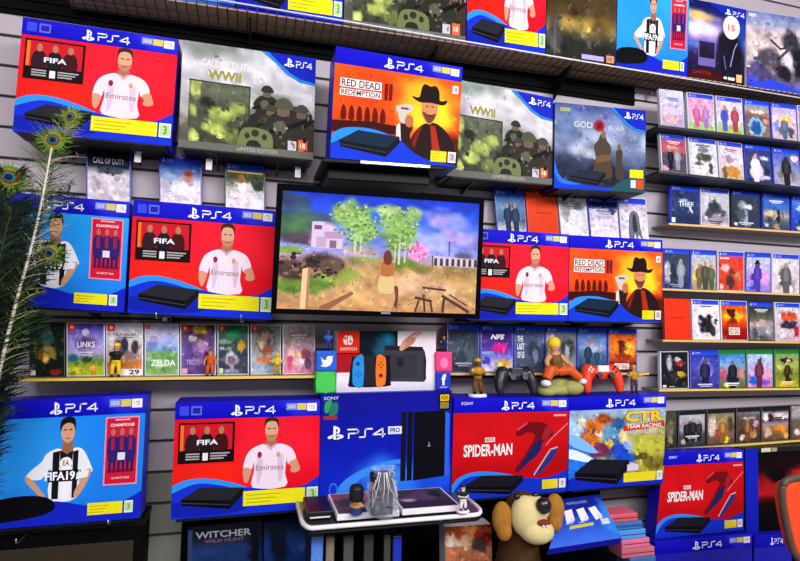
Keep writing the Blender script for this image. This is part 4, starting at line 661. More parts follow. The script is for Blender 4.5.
row('the sixth right hand shelf', G, (660, 350.5, 800, 349), (660, 389, 800, 387.5), .5, [
 (660, 688.5, 'black game case with white edge', 'case_clear', None, [(0, '18181c'), (.5, '1c1c20'), (1, '141418')], [(.3, .35, .1, .3, 'a8a8b0', 1.5), (.65, .3, .22, .12, '9c3030', 1.5), (.75, .62, .16, .08, 'd0a020'), (.6, .2, .12, .08, 'c8c0c8'), (.45, .7, .12, .2, '2c2c30')], L(R_(.08, .9, .2, .96, 'd8d8d8'), R_(.3, .93, .5, .95, 'b0b0b0')), 1),
 (690, 719, 'blue violet game case with standing figure', 'case_blue', 'b', [(0, '3038a0'), (.5, '4848a8'), (1, '302c78')], [(.5, .45, .3, .35, '8c90d8', 1.2), (.5, .4, .14, .2, '24284c'), (.5, .7, .12, .3, '1c2040'), (.5, .22, .08, .08, '402c38')]),
 (718.5, 745.5, 'sky blue game case with man in dark suit', 'case_green', 'g', [(0, '3878c8'), (.3, '78a0d0'), (.5, 'b07888'), (1, '506848')], [(.5, .5, .16, .26, '181c28'), (.5, .28, .08, .08, '402c28'), (.45, .75, .26, .2, '1c2030'), (.15, .6, .12, .2, 'c04860'), (.85, .6, .12, .14, 'd08878'), (.25, .92, .1, .08, 'e0d840')]),
 (746.5, 773, 'pale cyan game case with dark coated figure', 'case_green', 'g', [(0, 'a8c8e0'), (.5, 'c0a8d8'), (1, 'c878b8')], [(.48, .25, .12, .16, '40304c'), (.42, .55, .18, .22, '682848'), (.75, .6, .22, .2, 'e898b0', 1.5), (.18, .8, .2, .14, '1860c8'), (.7, .85, .2, .1, '7848c0')]),
 (774.5, 799, 'yellow green game case', 'case_green', 'g', [(0, '809c60'), (.4, 'a8b048'), (.6, '687830'), (1, 'c0a820')], [(.5, .18, .3, .1, '20241c'), (.55, .2, .1, .05, 'd8d8c8'), (.5, .55, .22, .18, '4c3818'), (.5, .5, .1, .08, 'd09838'), (.2, .4, .14, .1, 'd0d068'), (.55, .8, .14, .1, '403410')]),
 (800.5, 826, 'pale game case', 'case_green', 'g', [(0, 'c8d0c0'), (1, 'a0a080')], [(.5, .5, .3, .3, '605840')]),
], shelf=shl('sixth yellow edged', 'shelf_grey', 'edge_yellow'))
row('the bottom right hand shelf', G, (667, 411.5, 800, 405), (667, 448.5, 800, 439), 0, [
 (660, 677, 'dark olive game case', 'case_dark', None, [(0, '404430'), (1, '302c24')], [(.6, .5, .3, .3, '68684c', 1.5), (.6, .8, .2, .1, '98886c')]),
 (678.5, 705.5, 'black and white photo game case', 'case_dark', 'k', [(0, 'b0b0b8'), (.5, '98989c'), (.6, '484c4c'), (1, '2c2c34')], [(.5, .4, .3, .2, '24242c', 2), (.3, .6, .12, .16, '1c1c20'), (.8, .4, .1, .2, '404044'), (.15, .85, .1, .1, 'c8a898'), (.6, .8, .24, .06, '80888c')]),
 (707, 735, 'cream and gold game case with yellow tag', 'case_dark', 'k', [(0, '807860'), (.4, 'a88c60'), (1, '504038')], [(.15, .45, .16, .4, 'd8c8c0', 1.5), (.55, .45, .16, .3, 'd09040', 1.5), (.85, .4, .14, .3, '50482c'), (.65, .85, .2, .12, 'e8d018', 3), (.35, .7, .1, .2, 'a04838')]),
 (736.5, 760.5, 'brown game case with pink disc', 'case_dark', 'k', [(0, '787078'), (.2, '504844'), (.5, '5c3c2c'), (1, '403028')], [(.45, .5, .16, .25, 'b07c48', 1.5), (.82, .4, .13, .11, 'd8a0c0', 3), (.7, .75, .18, .16, 'b08050'), (.2, .85, .1, .1, 'd8c8b8'), (.5, .2, .4, .05, 'a09898', 1.5)]),
 (761.5, 789, 'white topped game case with orange scene', 'case_dark', 'k', [(0, '303034'), (.1, 'c8b8b8'), (.25, 'd0c0c0'), (.3, '48303c'), (.45, '908898'), (.6, 'b87838'), (1, '584030')], [(.15, .2, .14, .14, 'e0dcdc'), (.3, .2, .14, .16, '3c1c18'), (.2, .72, .14, .2, 'd8b8a8'), (.7, .58, .24, .12, 'e08828'), (.9, .85, .12, .12, 'd8a848'), (.55, .9, .2, .08, '5c5838')]),
 (790.5, 818, 'pale topped brown game case', 'case_dark', None, [(0, '9c9490'), (.3, 'b0a8a4'), (.45, '686058'), (1, '704828')], [(.2, .8, .14, .1, 'e0d0c8'), (.7, .7, .2, .2, 'c07028')]),
], shelf=shl('bottom yellow edged', 'shelf_grey', 'edge_yellow'))
# ------------------------------------------------------------------ room
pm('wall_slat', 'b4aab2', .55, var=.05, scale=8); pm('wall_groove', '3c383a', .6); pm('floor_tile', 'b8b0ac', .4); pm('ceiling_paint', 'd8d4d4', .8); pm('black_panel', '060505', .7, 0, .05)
X0, X1 = -1.75, 2.75
za, zb = P(10, 66, 0).z, P(10, 96.5, 0).z; SP = za-zb
w = MB(); w2 = MB(); g = MB(); z = za-SP*40; zlow = za-SP*round((za-P(160, 469, 0).z)/SP); xlow = P(300, 480, 0).x
while z < 2.75:
    lo, hi = max(0, z+.004), min(2.75, z+SP-.004)
    if hi > 0 and z > zlow-.01: w.box((X0, 0, lo), (X1, .012, hi))
    elif hi > 0: w2.box((X0, 0, lo), (xlow, .012, hi)); w.box((xlow, 0, lo), (X1, .012, hi))
    z += SP
w.box((X0, .012, 0), (X1, .05, 2.75))
w.build('wall_back', 'wall_slat', bevel=.0012, kind='structure'); pm('wall_lower', '84847a', .5, var=.06, scale=8); w2.build('trim_3', 'wall_lower', bevel=.0012, kind='structure')
g.box((X0, .0085, 0), (X1, .0115, 2.75)); g.build('trim_1', 'wall_groove', kind='structure')
MB().box((X0, -4.5, -.05), (X1, .05, 0)).build('floor', 'floor_tile', kind='structure')
MB().box((X0, -4.5, 2.75), (X1, .05, 2.8)).build('ceiling', 'ceiling_paint', kind='structure')
zl_ = za-SP*round((za-P(160, 469, 0).z)/SP)
pm('wall_lower', '8c8c80', .5, var=.06, scale=8)
pl_ = MB().box((P(182, 520, 0).x, -.0006, 0), (P(600, 500, 0).x, .0, P(400, 496, 0).z)); pl_.build('low_shade_panel', 'black_panel', kind='structure')  # black sheet on the wall imitates the shadow beneath the bottom row boxes
# ribbed panel behind the wire shelf, its black imitating the deep shade there
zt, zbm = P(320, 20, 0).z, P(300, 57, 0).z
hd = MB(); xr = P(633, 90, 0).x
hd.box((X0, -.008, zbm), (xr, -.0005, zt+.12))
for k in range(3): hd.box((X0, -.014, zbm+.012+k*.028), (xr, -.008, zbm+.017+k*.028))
hd.build('shelf_shade_trim', 'black_panel', kind='structure')
# ------------------------------------------------------------------ high wire shelf
A, B = P(238, 4, -.125), P(746, 89.5, -.125)
zs = (A.z+B.z)/2
xa, xb = P(60, -20, -.125).x, P(830, 110, -.125).x
def shelfz(x): return A.z+(B.z-A.z)*(x-A.x)/(B.x-A.x)
r = thing('wire_shelf', 'long high wire shelf with white front rail carrying the top row of boxes', 'shelf', ((xa+xb)/2, -.07, zs))
pm('wire_white', 'f0ecf4', .35, 0, .5); pm('wire_dark', '2c2420', .4, .4); pm('shelf_board', 'a88c74', .6)
c = lambda x, y, dz=0: Vector((x, y, shelfz(x)-.0015+dz))
D1, D2 = P(237, 10, -.118), P(687, 77.5, -.118)
dk = lambda x, y, dz=0: Vector((x, y, D1.z+(D2.z-D1.z)*(x-D1.x)/(D2.x-D1.x)-.0008+dz))
MB().tube([c(xa, -.132), c(xb, -.132)], .0024).build('front_rail', 'wire_white', r, smooth=True)
MB().tube([dk(xa, -.035, -.014), dk(xb, -.035, -.014)], .003).build('back_rail', 'dark_steel', r, smooth=True)
f0 = [dk(xa, -.124), dk(xb, -.124), dk(xb, -.124, -.004), dk(xa, -.124, -.004)]
MB().hexa(f0, [Vector((p.x, -.0145, p.z)) for p in f0]).build('deck_board', 'shelf_board', r)
wg = MB(); x = xa+.01
while x < xb:
    wg.tube([c(x, -.132, -.001), dk(x, -.13, -.004), dk(x, -.122, -.0075), dk(x, -.035, -.011)], .0014, 5); x += .026
wg.tube([dk(xa, -.08, -.010), dk(xb, -.08, -.010)], .0018, 6)
wg.build('wire_grid', 'wire_dark', r)
for xx in (P(250, 40, -.05).x, P(430, 60, -.05).x, P(560, 80, -.05).x):
    MB().add([(xx-.003, -.12, dk(xx, 0).z-.016), (xx-.003, -.009, dk(xx, 0).z-.016), (xx-.003, -.009, dk(xx, 0).z-.09), (xx+.003, -.12, dk(xx, 0).z-.016), (xx+.003, -.009, dk(xx, 0).z-.016), (xx+.003, -.009, dk(xx, 0).z-.09)], [(0, 1, 2), (5, 4, 3), (0, 3, 4, 1), (1, 4, 5, 2), (2, 5, 3, 0)]).build('bracket', 'black_steel', r)
# ------------------------------------------------------------------ television
TVY = -.23
q = quad((277.5, 183), (484.5, 198), (479.5, 319), (271, 313.5), TVY); sc = quad((283, 190), (480, 203.5), (475.5, 314), (276.5, 308.5), TVY)
r = thing('television', 'black framed television showing a sunny game landscape, in the middle of the wall', 'television', (q[2]+q[3])/2+Vector((0, .03, 0)))
bk = [p+Vector((0, .028, 0)) for p in q]
bz = MB()
for i in range(4):
    j = (i+1) % 4
    rec = [p+Vector((0, .004, 0)) for p in sc]
    bz.add([q[i], q[j], sc[j], sc[i]], [(0, 1, 2, 3)]); bz.add([sc[i], sc[j], rec[j], rec[i]], [(0, 1, 2, 3)]); bz.add([q[i], q[j], bk[j], bk[i]], [(0, 1, 2, 3)])
bz.add(bk, [(0, 1, 2, 3)]); pm('tv_black', '040405', .6, 0, .02); bz.build('bezel', 'tv_black', r)
ctr = sum(bk, Vector())/4; rh = MB().box(ctr+Vector((-.16, 0, -.09)), ctr+Vector((.16, .03, .09))).build('rear_housing', 'tv_black', r, bevel=.006)
am = MB().box(ctr+Vector((-.03, .03, -.03)), (ctr.x+.03, -.012, ctr.z+.03)).box((ctr.x-.09, -.012, ctr.z-.09), (ctr.x+.09, -.0005, ctr.z+.09)); am.build('wall_mount', 'black_steel', rh, bevel=.002)
a = Art([p+Vector((0, .0036, 0)) for p in sc], 1.0)
U = lambda x: (x-32)/552; V = lambda y: (y-178)/335
bl = lambda x, y, rx, ry, h, hd=1.6: (U(x), V(y), rx/552, ry/335, h, hd)
a.paint((0, 0, 1, 1), 72, 46, [(0, '0c2cb8'), (.12, '1c48d4'), (.3, '4c74e0'), (.48, '8c94e4'), (.56, 'b090a0'), (.6, 'b08c58'), (.8, 'c89c68'), (1, 'b88458')],
  [bl(470, 235, 60, 35, 'a894e8', 1), bl(520, 290, 80, 40, 'a898e4', 1), bl(430, 300, 60, 50, '98a0e8', 1), bl(520, 240, 50, 30, '8890e8', 1), bl(60, 240, 60, 70, '30486c', 2), bl(110, 270, 70, 50, '3c5c70', 2), bl(60, 280, 60, 40, '446848', 2), bl(40, 200, 30, 30, '283c68', 2), bl(90, 310, 70, 22, '503c4c', 2), bl(150, 300, 50, 40, 'c8a8cc', 2.5),
   bl(215, 240, 62, 52, '7ca468', 1.8), bl(250, 270, 50, 60, '84ac60', 1.5), bl(190, 230, 30, 30, 'a0c070', 1.8), bl(345, 245, 62, 48, '84a85c', 1.8), bl(350, 290, 50, 60, '789c50', 1.5), bl(320, 220, 40, 30, 'a0bc78', 1.6), bl(385, 230, 30, 40, '90b070', 1.6),
   bl(405, 335, 32, 30, 'e874b8', 2), bl(395, 350, 18, 16, 'f090c8', 2), bl(250, 340, 60, 16, 'b09890', 2), bl(350, 372, 80, 22, '68842c', 2), bl(100, 440, 110, 34, '5c7c2c', 1.8), bl(190, 410, 60, 26, '84943c', 1.8), bl(60, 345, 50, 14, '748c3c', 2), bl(260, 365, 70, 12, '8c9848', 2), bl(420, 430, 120, 50, 'd0a07c', 1.3), bl(520, 400, 80, 26, 'b08850', 1.5), bl(140, 375, 70, 28, '3c2828', 2.2), bl(70, 405, 50, 34, '4c3630', 2.2), bl(170, 385, 40, 26, '604840', 2), bl(250, 480, 90, 30, 'd09c64', 1.4), bl(420, 385, 40, 14, '84803c', 2), bl(540, 340, 40, 14, '585070', 2)], .22, 14, 11, 900, .014, (.6, 1.45), .42)
pl = lambda pts, h, s=0: a.poly([(U(x), V(y)) for x, y in pts], h, s)
pl([(112, 262), (145, 262), (146, 290), (195, 286), (194, 338), (112, 336)], 'd4bcd8'); pl([(145, 290), (195, 287), (194, 308), (146, 310)], 'b090b8'); pl([(118, 272), (138, 272), (138, 284), (118, 284)], '685070'); pl([(125, 305), (150, 305), (150, 335), (125, 335)], 'b8a0bc'); pl([(160, 314), (178, 314), (178, 336), (160, 336)], '7c6080')
for x, y0, y1, d in ((228, 290, 350, 2), (244, 280, 345, 1.6), (352, 285, 375, 2.2), (368, 290, 370, 1.6), (340, 300, 370, 1.4)): pl([(x-d, y0), (x+d, y0), (x+d*1.4, y1), (x-d*1.4, y1)], 'd0c8b0')
random.seed(5)
for cx, cy, rx, ry in ((218, 245, 64, 55), (345, 245, 66, 50), (360, 300, 44, 50), (245, 290, 44, 40)):
    for k in range(70):
        t, s = random.uniform(0, 6.28), math.sqrt(random.random()); x, y = cx+rx*s*math.cos(t), cy+ry*s*math.sin(t)
        a.ell(U(x), V(y), random.uniform(2, 6)/552, random.uniform(2, 5)/335, random.choice(['8cb45c', 'a8c878', '5c8040', '6c9448', 'b8d088', '48703c']), 6)
for k in range(40):
    t, s = random.uniform(0, 6.28), math.sqrt(random.random()); a.ell(U(405+30*s*math.cos(t)), V(335+28*s*math.sin(t)), 4/552, 4/335, random.choice(['f098d0', 'e060a8', 'f8b0dc', 'c85098']), 6)
for k in range(60):
    t, s = random.uniform(0, 6.28), math.sqrt(random.random()); a.ell(U(110+90*s*math.cos(t)), V(390+38*s*math.sin(t)), random.uniform(3, 9)/552, random.uniform(2, 7)/335, random.choice(['2c1c1c', '5c4438', '806050', '3c2828', '987868', '201418']), 7)
pl([(92, 400), (114, 394), (108, 512), (90, 512)], 'e4bc90'); pl([(106, 396), (114, 394), (110, 512), (104, 512)], 'a87850')
pl([(140, 505), (225, 458), (230, 466), (165, 512), (140, 512)], '8c5c40'); pl([(448, 345), (572, 352), (572, 376), (448, 374)], 'd0bcc8')
for x in range(452, 572, 17): pl([(x, 352), (x+8, 352), (x+9, 374), (x-1, 374)], '3c3440')
pl([(445, 345), (449, 345), (449, 378), (445, 378)], '504450'); pl([(492, 300), (497, 300), (496, 345), (493, 345)], '504c80')
for x0, y0, x1, y1, wd in ((400, 470, 450, 480, 4), (412, 478, 402, 512, 3), (425, 460, 430, 512, 3), (445, 478, 452, 512, 3), (478, 462, 560, 508, 4), (485, 470, 482, 512, 4), (505, 478, 560, 512, 3), (420, 440, 490, 446, 3), (500, 458, 555, 490, 2)):
    l = math.hypot(x1-x0, y1-y0); nx, ny = -(y1-y0)/l*wd, (x1-x0)/l*wd; pl([(x0+nx, y0+ny), (x1+nx, y1+ny), (x1-nx, y1-ny), (x0-nx, y0-ny)], '4c2c28')
pl([(340, 440), (352, 445), (350, 505), (330, 470)], '603830', 2)
pl([(300, 420), (296, 395), (300, 365), (318, 358), (336, 368), (340, 400), (336, 425), (345, 470), (336, 505), (328, 505), (322, 460), (310, 460), (296, 505), (284, 503), (292, 455)], 'c89468', 3)
pl([(302, 408), (334, 408), (340, 450), (330, 462), (302, 460), (295, 446)], 'd8b880', 2); pl([(300, 372), (318, 366), (336, 374), (337, 408), (302, 410)], 'b06838', 2); pl([(308, 345), (318, 335), (328, 344), (330, 370), (322, 378), (308, 372)], '6c2c24', 3); pl([(300, 375), (292, 400), (284, 440), (288, 442), (300, 410)], 'c08458')
a.build('screen', r, SCREEN)
a = Art(q); a.L = 2; a.rect(.50, .965, .545, .98, '8c8c98'); a.build('maker_badge', r)
# ------------------------------------------------------------------ tray under the orange cowboy box
bl_, br_ = RDRq[3], RDRq[2]; zt_ = min(bl_.z, br_.z)-.001
x0, x1 = P(322, 175, -.22).x, P(446, 175, -.22).x
r = thing('wall_tray', 'black wall tray with silver front edge holding the orange cowboy box above the television', 'tray', ((x0+x1)/2, -.1, zt_-.02))
sl = (br_.z-bl_.z)/(br_.x-bl_.x)
def tz(x): return bl_.z+(x-bl_.x)*sl-.0012
def slab(xa, xb, ya, yb, d0, d1): 
    f = [Vector((xa, ya, tz(xa)-d0)), Vector((xb, ya, tz(xb)-d0)), Vector((xb, ya, tz(xb)-d1)), Vector((xa, ya, tz(xa)-d1))]
    return MB().hexa(f, [Vector((p.x, yb, p.z)) for p in f])
slab(x0, x1, -.215, -.016, 0, .012).build('tray_plate', 'black_steel', r, bevel=.003)
slab(x0+.10, x1-.045, -.2195, -.2145, .001, .011).build('front_edge', 'steel', r, bevel=.002)
slab(x0+.02, x1-.03, -.17, -.016, .0125, .045).build('bracket_box', 'black_steel', r, bevel=.004)
# ------------------------------------------------------------------ handheld console box
pm('hh_white', 'ece4ec', .45)
q = quad((337.5, 331), (436, 331), (435.5, 389.6), (336, 392.5), -.115)
for k in (2, 3): q[k].z = topz(PROq, q[k].x)
r = carton('console_box', 'white handheld console box with blue and orange grips, on top of the tall blue box', q, .07, 'hh_white')
a = Art(q); a.paint((0, 0, 1, 1), 16, 16, [(0, 'f0e4ec'), (.8, 'ece4ec'), (1, 'd0ccd8')], [], .02); a.rect(0, 0, .6, .68, '14141c')
a.paint((.22, .02, .58, .66), 12, 12, [(0, '0c1c28'), (1, '101420')], [(.7, .4, .4, .5, '185878', 1), (.8, .2, .2, .2, '1c7090', 1)], .1); a.rect(0, .38, .25, .72, 'a81820'); a.poly([(0, .68), (.25, .68), (.6, .68), (.6, .74), (0, .74)], 'e4dce4')
a.poly([(.455, .28), (.86, .28), (.885, .36), (.90, .80), (.88, .86), (.50, .84)], '3c3c44'); a.poly([(.47, .24), (.86, .27), (.86, .34), (.47, .32)], '202028'); a.rect(.50, .40, .80, .78, '34343c').rect(.60, .46, .66, .60, '202028'); a.poly([(.885, .37), (.90, .5), (.895, .82), (.875, .84), (.87, .4)], '24242c')
a.poly([(.62, .28), (.66, .16), (.72, .08), (.78, .02), (.86, .03), (.80, .10), (.77, .2), (.72, .26), (.66, .32), (.63, .33)], 'c08468', 3); a.poly([(.62, .28), (.67, .17), (.69, .2), (.65, .32), (.63, .33)], 'd8a080', 2); a.poly([(.73, .1), (.80, .03), (.86, .03), (.79, .12)], 'e0b098')
a.poly([(.145, .46), (.17, .42), (.5, .41), (.52, .47), (.535, .84), (.5, .92), (.15, .92), (.12, .84)], '14141c', 2); a.rect(.26, .415, .39, .90, '24242c')
a.poly([(.16, .50), (.20, .42), (.26, .415), (.26, .905), (.18, .905), (.155, .82)], '2890dc', 2); a.poly([(.39, .415), (.46, .42), (.485, .5), (.485, .83), (.46, .905), (.39, .905)], 'f07828', 2)
a.ell(.205, .54, .02, .035, '144c8c').ell(.435, .74, .02, .035, '602c10')
for cx, cy, cc in ((.21, .71, '1458a0'), (.435, .56, '803c10')):
    for dx, dy in ((.022, 0), (-.022, 0), (0, .04), (0, -.04)): a.ell(cx+dx, cy+dy, .009, .016, cc, 8)
a.build('cover_picture', r)
a = Art(q); a.L = 5; a.rect(0, 0, .215, .36, 'd82818'); a.ell(.09, .15, .032, .08, 'f4d8d0').rect(.093, .07, .10, .23, 'd82818').ell(.077, .12, .012, .022, 'd82818').ell(.125, .15, .026, .08, 'f4d8d0').ell(.128, .17, .012, .022, 'd82818').text('SWITCH', .03, .27, .19, .32, 'f0c8c0', .02); a.build('corner_logo', r)
# ------------------------------------------------------------------ cubes with logos
def cube(label, x0, x1, y0, y1, h, logo, on, Y=-.128, d=.055):
    q = quad((x0, y0), (x1, y0-.2), (x1, y1-.3), (x0, y1), Y)
    for k in (2, 3): q[k].z = topz(on, q[k].x)
    bk = [p+Vector((0, d, 0)) for p in q]
    m = pm('toy_'+h, h, .4); r = thing('toy_block', label, 'block', (q[2]+q[3]+bk[2]+bk[3])/4, 'stacked icon blocks'); MB().hexa(q, bk).build('block_body', m, r, bevel=.004); a = Art(q); logo(a); a.build('icon', r); return q
bird = lambda a: a.poly([(.22, .30), (.34, .42), (.48, .44), (.50, .32), (.60, .24), (.70, .27), (.82, .24), (.77, .34), (.80, .42), (.76, .56), (.66, .70), (.48, .78), (.30, .76), (.20, .70), (.34, .68), (.26, .60), (.32, .58), (.23, .48), (.28, .47)], 'f4f4fc', 3)
GREENq = cube('green toy block under the blue bird block, left of the white handheld box', 315.5, 336, 371.6, 393.5, '38b048', lambda a: a.poly([(.1, .1), (.9, .1), (.9, .9), (.1, .9)], '4cc858', 2), PROq)
BIRDq = cube('blue toy block with white bird, left of the white handheld box', 316.3, 336.8, 351, 371.2, '1c60d8', bird, GREENq)
FBKq = cube('blue toy block with white letter f, right of the white handheld box', 436.3, 451, 372, 390.5, '1c30b8', lambda a: a.text('f', .36, .12, .66, .72, 'f4f4ff', .05).rect(.25, .8, .75, .86, 'a0a8e0'), PROq)
PINKq = cube('pink toy block on the blue letter block', 436, 452.5, 352, 371.6, 'e83c80', lambda a: a.ell(.5, .55, .24, .28, 'f080b0'), FBKq)
pm('dark_blue_toy', '1c3480', .3, 0, .4); pm('bright_blue_toy', '3878e0', .3, 0, .4); pm('skin_toy', 'c89068', .5); pm('gold_toy', 'c89830', .4, .2); pm('orange_toy', 'd85818', .45); pm('yellow_toy', 'ecc820', .45); pm('black_toy', '16161a', .4); pm('rock_toy', 'a0a058', .6); pm('red_toy', 'e03c1c', .4); pm('navy_toy', '182858', .4); pm('brown_toy', '704818', .5); pm('cream_toy', 'e8d8c0', .6); pm('white_toy', 'f0e8f0', .5)
pm('plum_toy', '50384c', .4)
# ------------------------------------------------------------------ small standing figures (plain, generic)
def figurine(label, px, ytop, ybot, Y, shirt, trousers, hair, skin='skin_toy', arms='down', base=None, group=None, on=None):
    b = P(px, ybot, Y)
    if on: b.z = topz(on, b.x)
    H = (P(px, ytop, Y)-b).length; z0 = b.z
    r = thing('figurine', label, 'figurine', b, group); E = lambda x, y, z: Vector((b.x+x*H, Y+y*H, z0+z*H))
    vx = H*.022; bz = 0
    if base:
        m = MB(); n = 20; vs = []
        for k, (rr, zz) in enumerate(((.24, 0), (.25, .03), (.22, .07))):
            vs += [E(rr*math.cos(6.2832*i/n), rr*.8*math.sin(6.2832*i/n), zz) for i in range(n)]
        fs = [(k*n+i, k*n+(i+1) % n, (k+1)*n+(i+1) % n, (k+1)*n+i) for k in range(2) for i in range(n)]+[tuple(range(n))[::-1], tuple(range(2*n, 3*n))]
        m.add(vs, fs); m.build('base', base, r); bz = .065
    m = MB().ell(E(0, 0, .86), (.085*H, .085*H, .1*H)); m.tube([E(0, 0, .80), E(0, 0, .70)], .04*H)
    ends = {'down': (.20, .0, .42), 'fold': (.04, -.13, .58), 'out': (.30, -.05, .62)}[arms]
    for s in (-1, 1): m.tube([E(s*.13, 0, .70), E(s*.19, -.02, .56), E(s*ends[0], ends[1]-.03, ends[2])], [.045*H, .04*H, .032*H]); m.ell(E(s*ends[0], ends[1]-.035, ends[2]-.01), (.038*H,)*3, 10, 7)
    m.tube([E(0, 0, .74), E(0, 0, .5)], [.09*H, .08*H]); bo = m.build('body', skin, r, fuse=vx)
    m = MB().tube([E(0, 0, .75), E(0, 0, .70), E(0, 0, .58), E(0, 0, .46)], [.07*H, .135*H, .12*H, .11*H], 12)
    for s in (-1, 1): m.tube([E(s*.11, 0, .71), E(s*.17, -.01, .60)], [.065*H, .058*H])
    m.build('shirt', shirt, r, fuse=vx)
    m = MB().tube([E(0, 0, .49), E(0, 0, .42)], [.115*H, .12*H], 12)
    for s in (-1, 1): m.tube([E(s*.055, 0, .43), E(s*.085, -.02, .25), E(s*.09, 0, bz+.07)], [.075*H, .062*H, .05*H])
    m.build('trousers', trousers, r, fuse=vx)
    for s in (-1, 1): MB().ell(E(s*.09, -.03, bz+.035), (.05*H, .085*H, .036*H), 10, 7).build('shoe', 'black_toy', r, smooth=True)
    m = MB().ell(E(0, .015, .91), (.1*H, .1*H, .075*H)).ell(E(0, .05, .85), (.085*H, .06*H, .09*H)); m.build('hair', hair, r, fuse=vx)
    m = MB()
    for s in (-1, 1): m.ell(E(s*.033, -.083, .865), (.012*H, .008*H, .016*H), 8, 6)
    m.build('eyes', 'black_toy', bo)
    return r
figurine('small toy figure in black top and yellow trousers, before the 29 price tag', 115, 342, 380, -.094, 'black_toy', 'yellow_toy', 'yellow_toy', group='small figures', on=(LA, LBB))
figurine('small orange toy figure before the violet and gold case', 209.5, 348, 379, -.094, 'orange_toy', 'orange_toy', 'brown_toy', group='small figures', on=(LA, LBB))
figurine('small yellow toy figure with arms out, on the left shelf near the television', 276.5, 352, 378, -.094, 'yellow_toy', 'gold_toy', 'yellow_toy', 'yellow_toy', 'out', group='small figures', on=(LA, LBB))
figurine('small bright blue toy figure on the blue bird block', 328, 329.5, 351, -.115, 'bright_blue_toy', 'dark_blue_toy', 'bright_blue_toy', 'bright_blue_toy', 'fold', group='small figures', on=BIRDq)
figurine('small navy toy figure on the pink block', 444, 335.5, 352, -.115, 'navy_toy', 'navy_toy', 'gold_toy', 'skin_toy', 'out', group='small figures', on=PINKq)
figurine('gold and brown toy figure on white base above the red console box', 477.5, 357, 397, -.115, 'gold_toy', 'brown_toy', 'gold_toy', 'brown_toy', 'fold', 'white_toy', group='small figures', on=SPIq)
figurine('small gold toy figure right of the red gamepad', 634, 364, 394.5, -.1, 'gold_toy', 'plum_toy', 'gold_toy', 'skin_toy', 'out', group='small figures', on=CTRq)
# seated figure on rock
b = P(558, 399, -.105); b.z = topz(SPIq, b.x); s_ = (P(582, 399, -.105)-P(538, 399, -.105)).length
r = thing('figurine', 'seated toy figure in orange trousers on a mossy rock between the two gamepads', 'figurine', b)
E_ = lambda x, y, z: b+Vector((x*s_, y*s_, z*s_))
m = MB(); random.seed(3)
for x, y, z, rx, rz in ((0, 0, .12, .48, .13), (.25, -.08, .16, .26, .15), (-.3, -.05, .1, .2, .11), (.1, .08, .2, .3, .14), (.4, 0, .2, .1, .14)): m.ell(E_(x, y, z), (rx*s_, .22*s_, rz*s_))
m.build('rock_base', 'rock_toy', r, fuse=.0022)
m = MB().ell(E_(-.08, 0, .98), (.1*s_, .1*s_, .12*s_)).tube([E_(-.08, 0, .9), E_(-.07, 0, .78), E_(-.05, 0, .6)], [.05*s_, .13*s_, .13*s_])
for s, ex, ez in ((-1, -.3, .56), (1, .2, .62)): m.tube([E_(-.07+s*.13, 0, .8), E_(-.07+s*.22, -.06, .68), E_(ex, -.14, ez)], [.06*s_, .055*s_, .045*s_]); m.ell(E_(ex, -.15, ez), (.05*s_,)*3)
m.build('body', 'skin_toy', r, fuse=.0016)
m = MB().tube([E_(-.07, 0, .82), E_(-.06, 0, .7), E_(-.05, 0, .55)], [.12*s_, .15*s_, .15*s_]); m.build('vest', 'brown_toy', r, fuse=.0016)
m = MB().tube([E_(-.05, .02, .56), E_(-.05, .02, .46)], [.15*s_, .15*s_]); m.tube([E_(-.1, -.05, .5), E_(-.28, -.16, .52), E_(-.36, -.17, .36)], [.11*s_, .12*s_, .1*s_]); m.tube([E_(0, -.05, .5), E_(.18, -.15, .52), E_(.4, -.17, .36)], [.11*s_, .1*s_, .08*s_])
m.build('trousers', 'orange_toy', r, fuse=.0018)
MB().ell(E_(-.38, -.18, .27), (.1*s_, .12*s_, .07*s_)).build('shoe', 'white_toy', r, smooth=True); MB().ell(E_(.44, -.18, .3), (.08*s_, .1*s_, .06*s_)).build('shoe', 'white_toy', r, smooth=True)
m = MB().ell(E_(-.08, .02, 1.05), (.14*s_, .13*s_, .13*s_)).ell(E_(-.08, .07, .95), (.11*s_, .08*s_, .14*s_)); m.build('hair', 'yellow_toy', r, fuse=.0018)
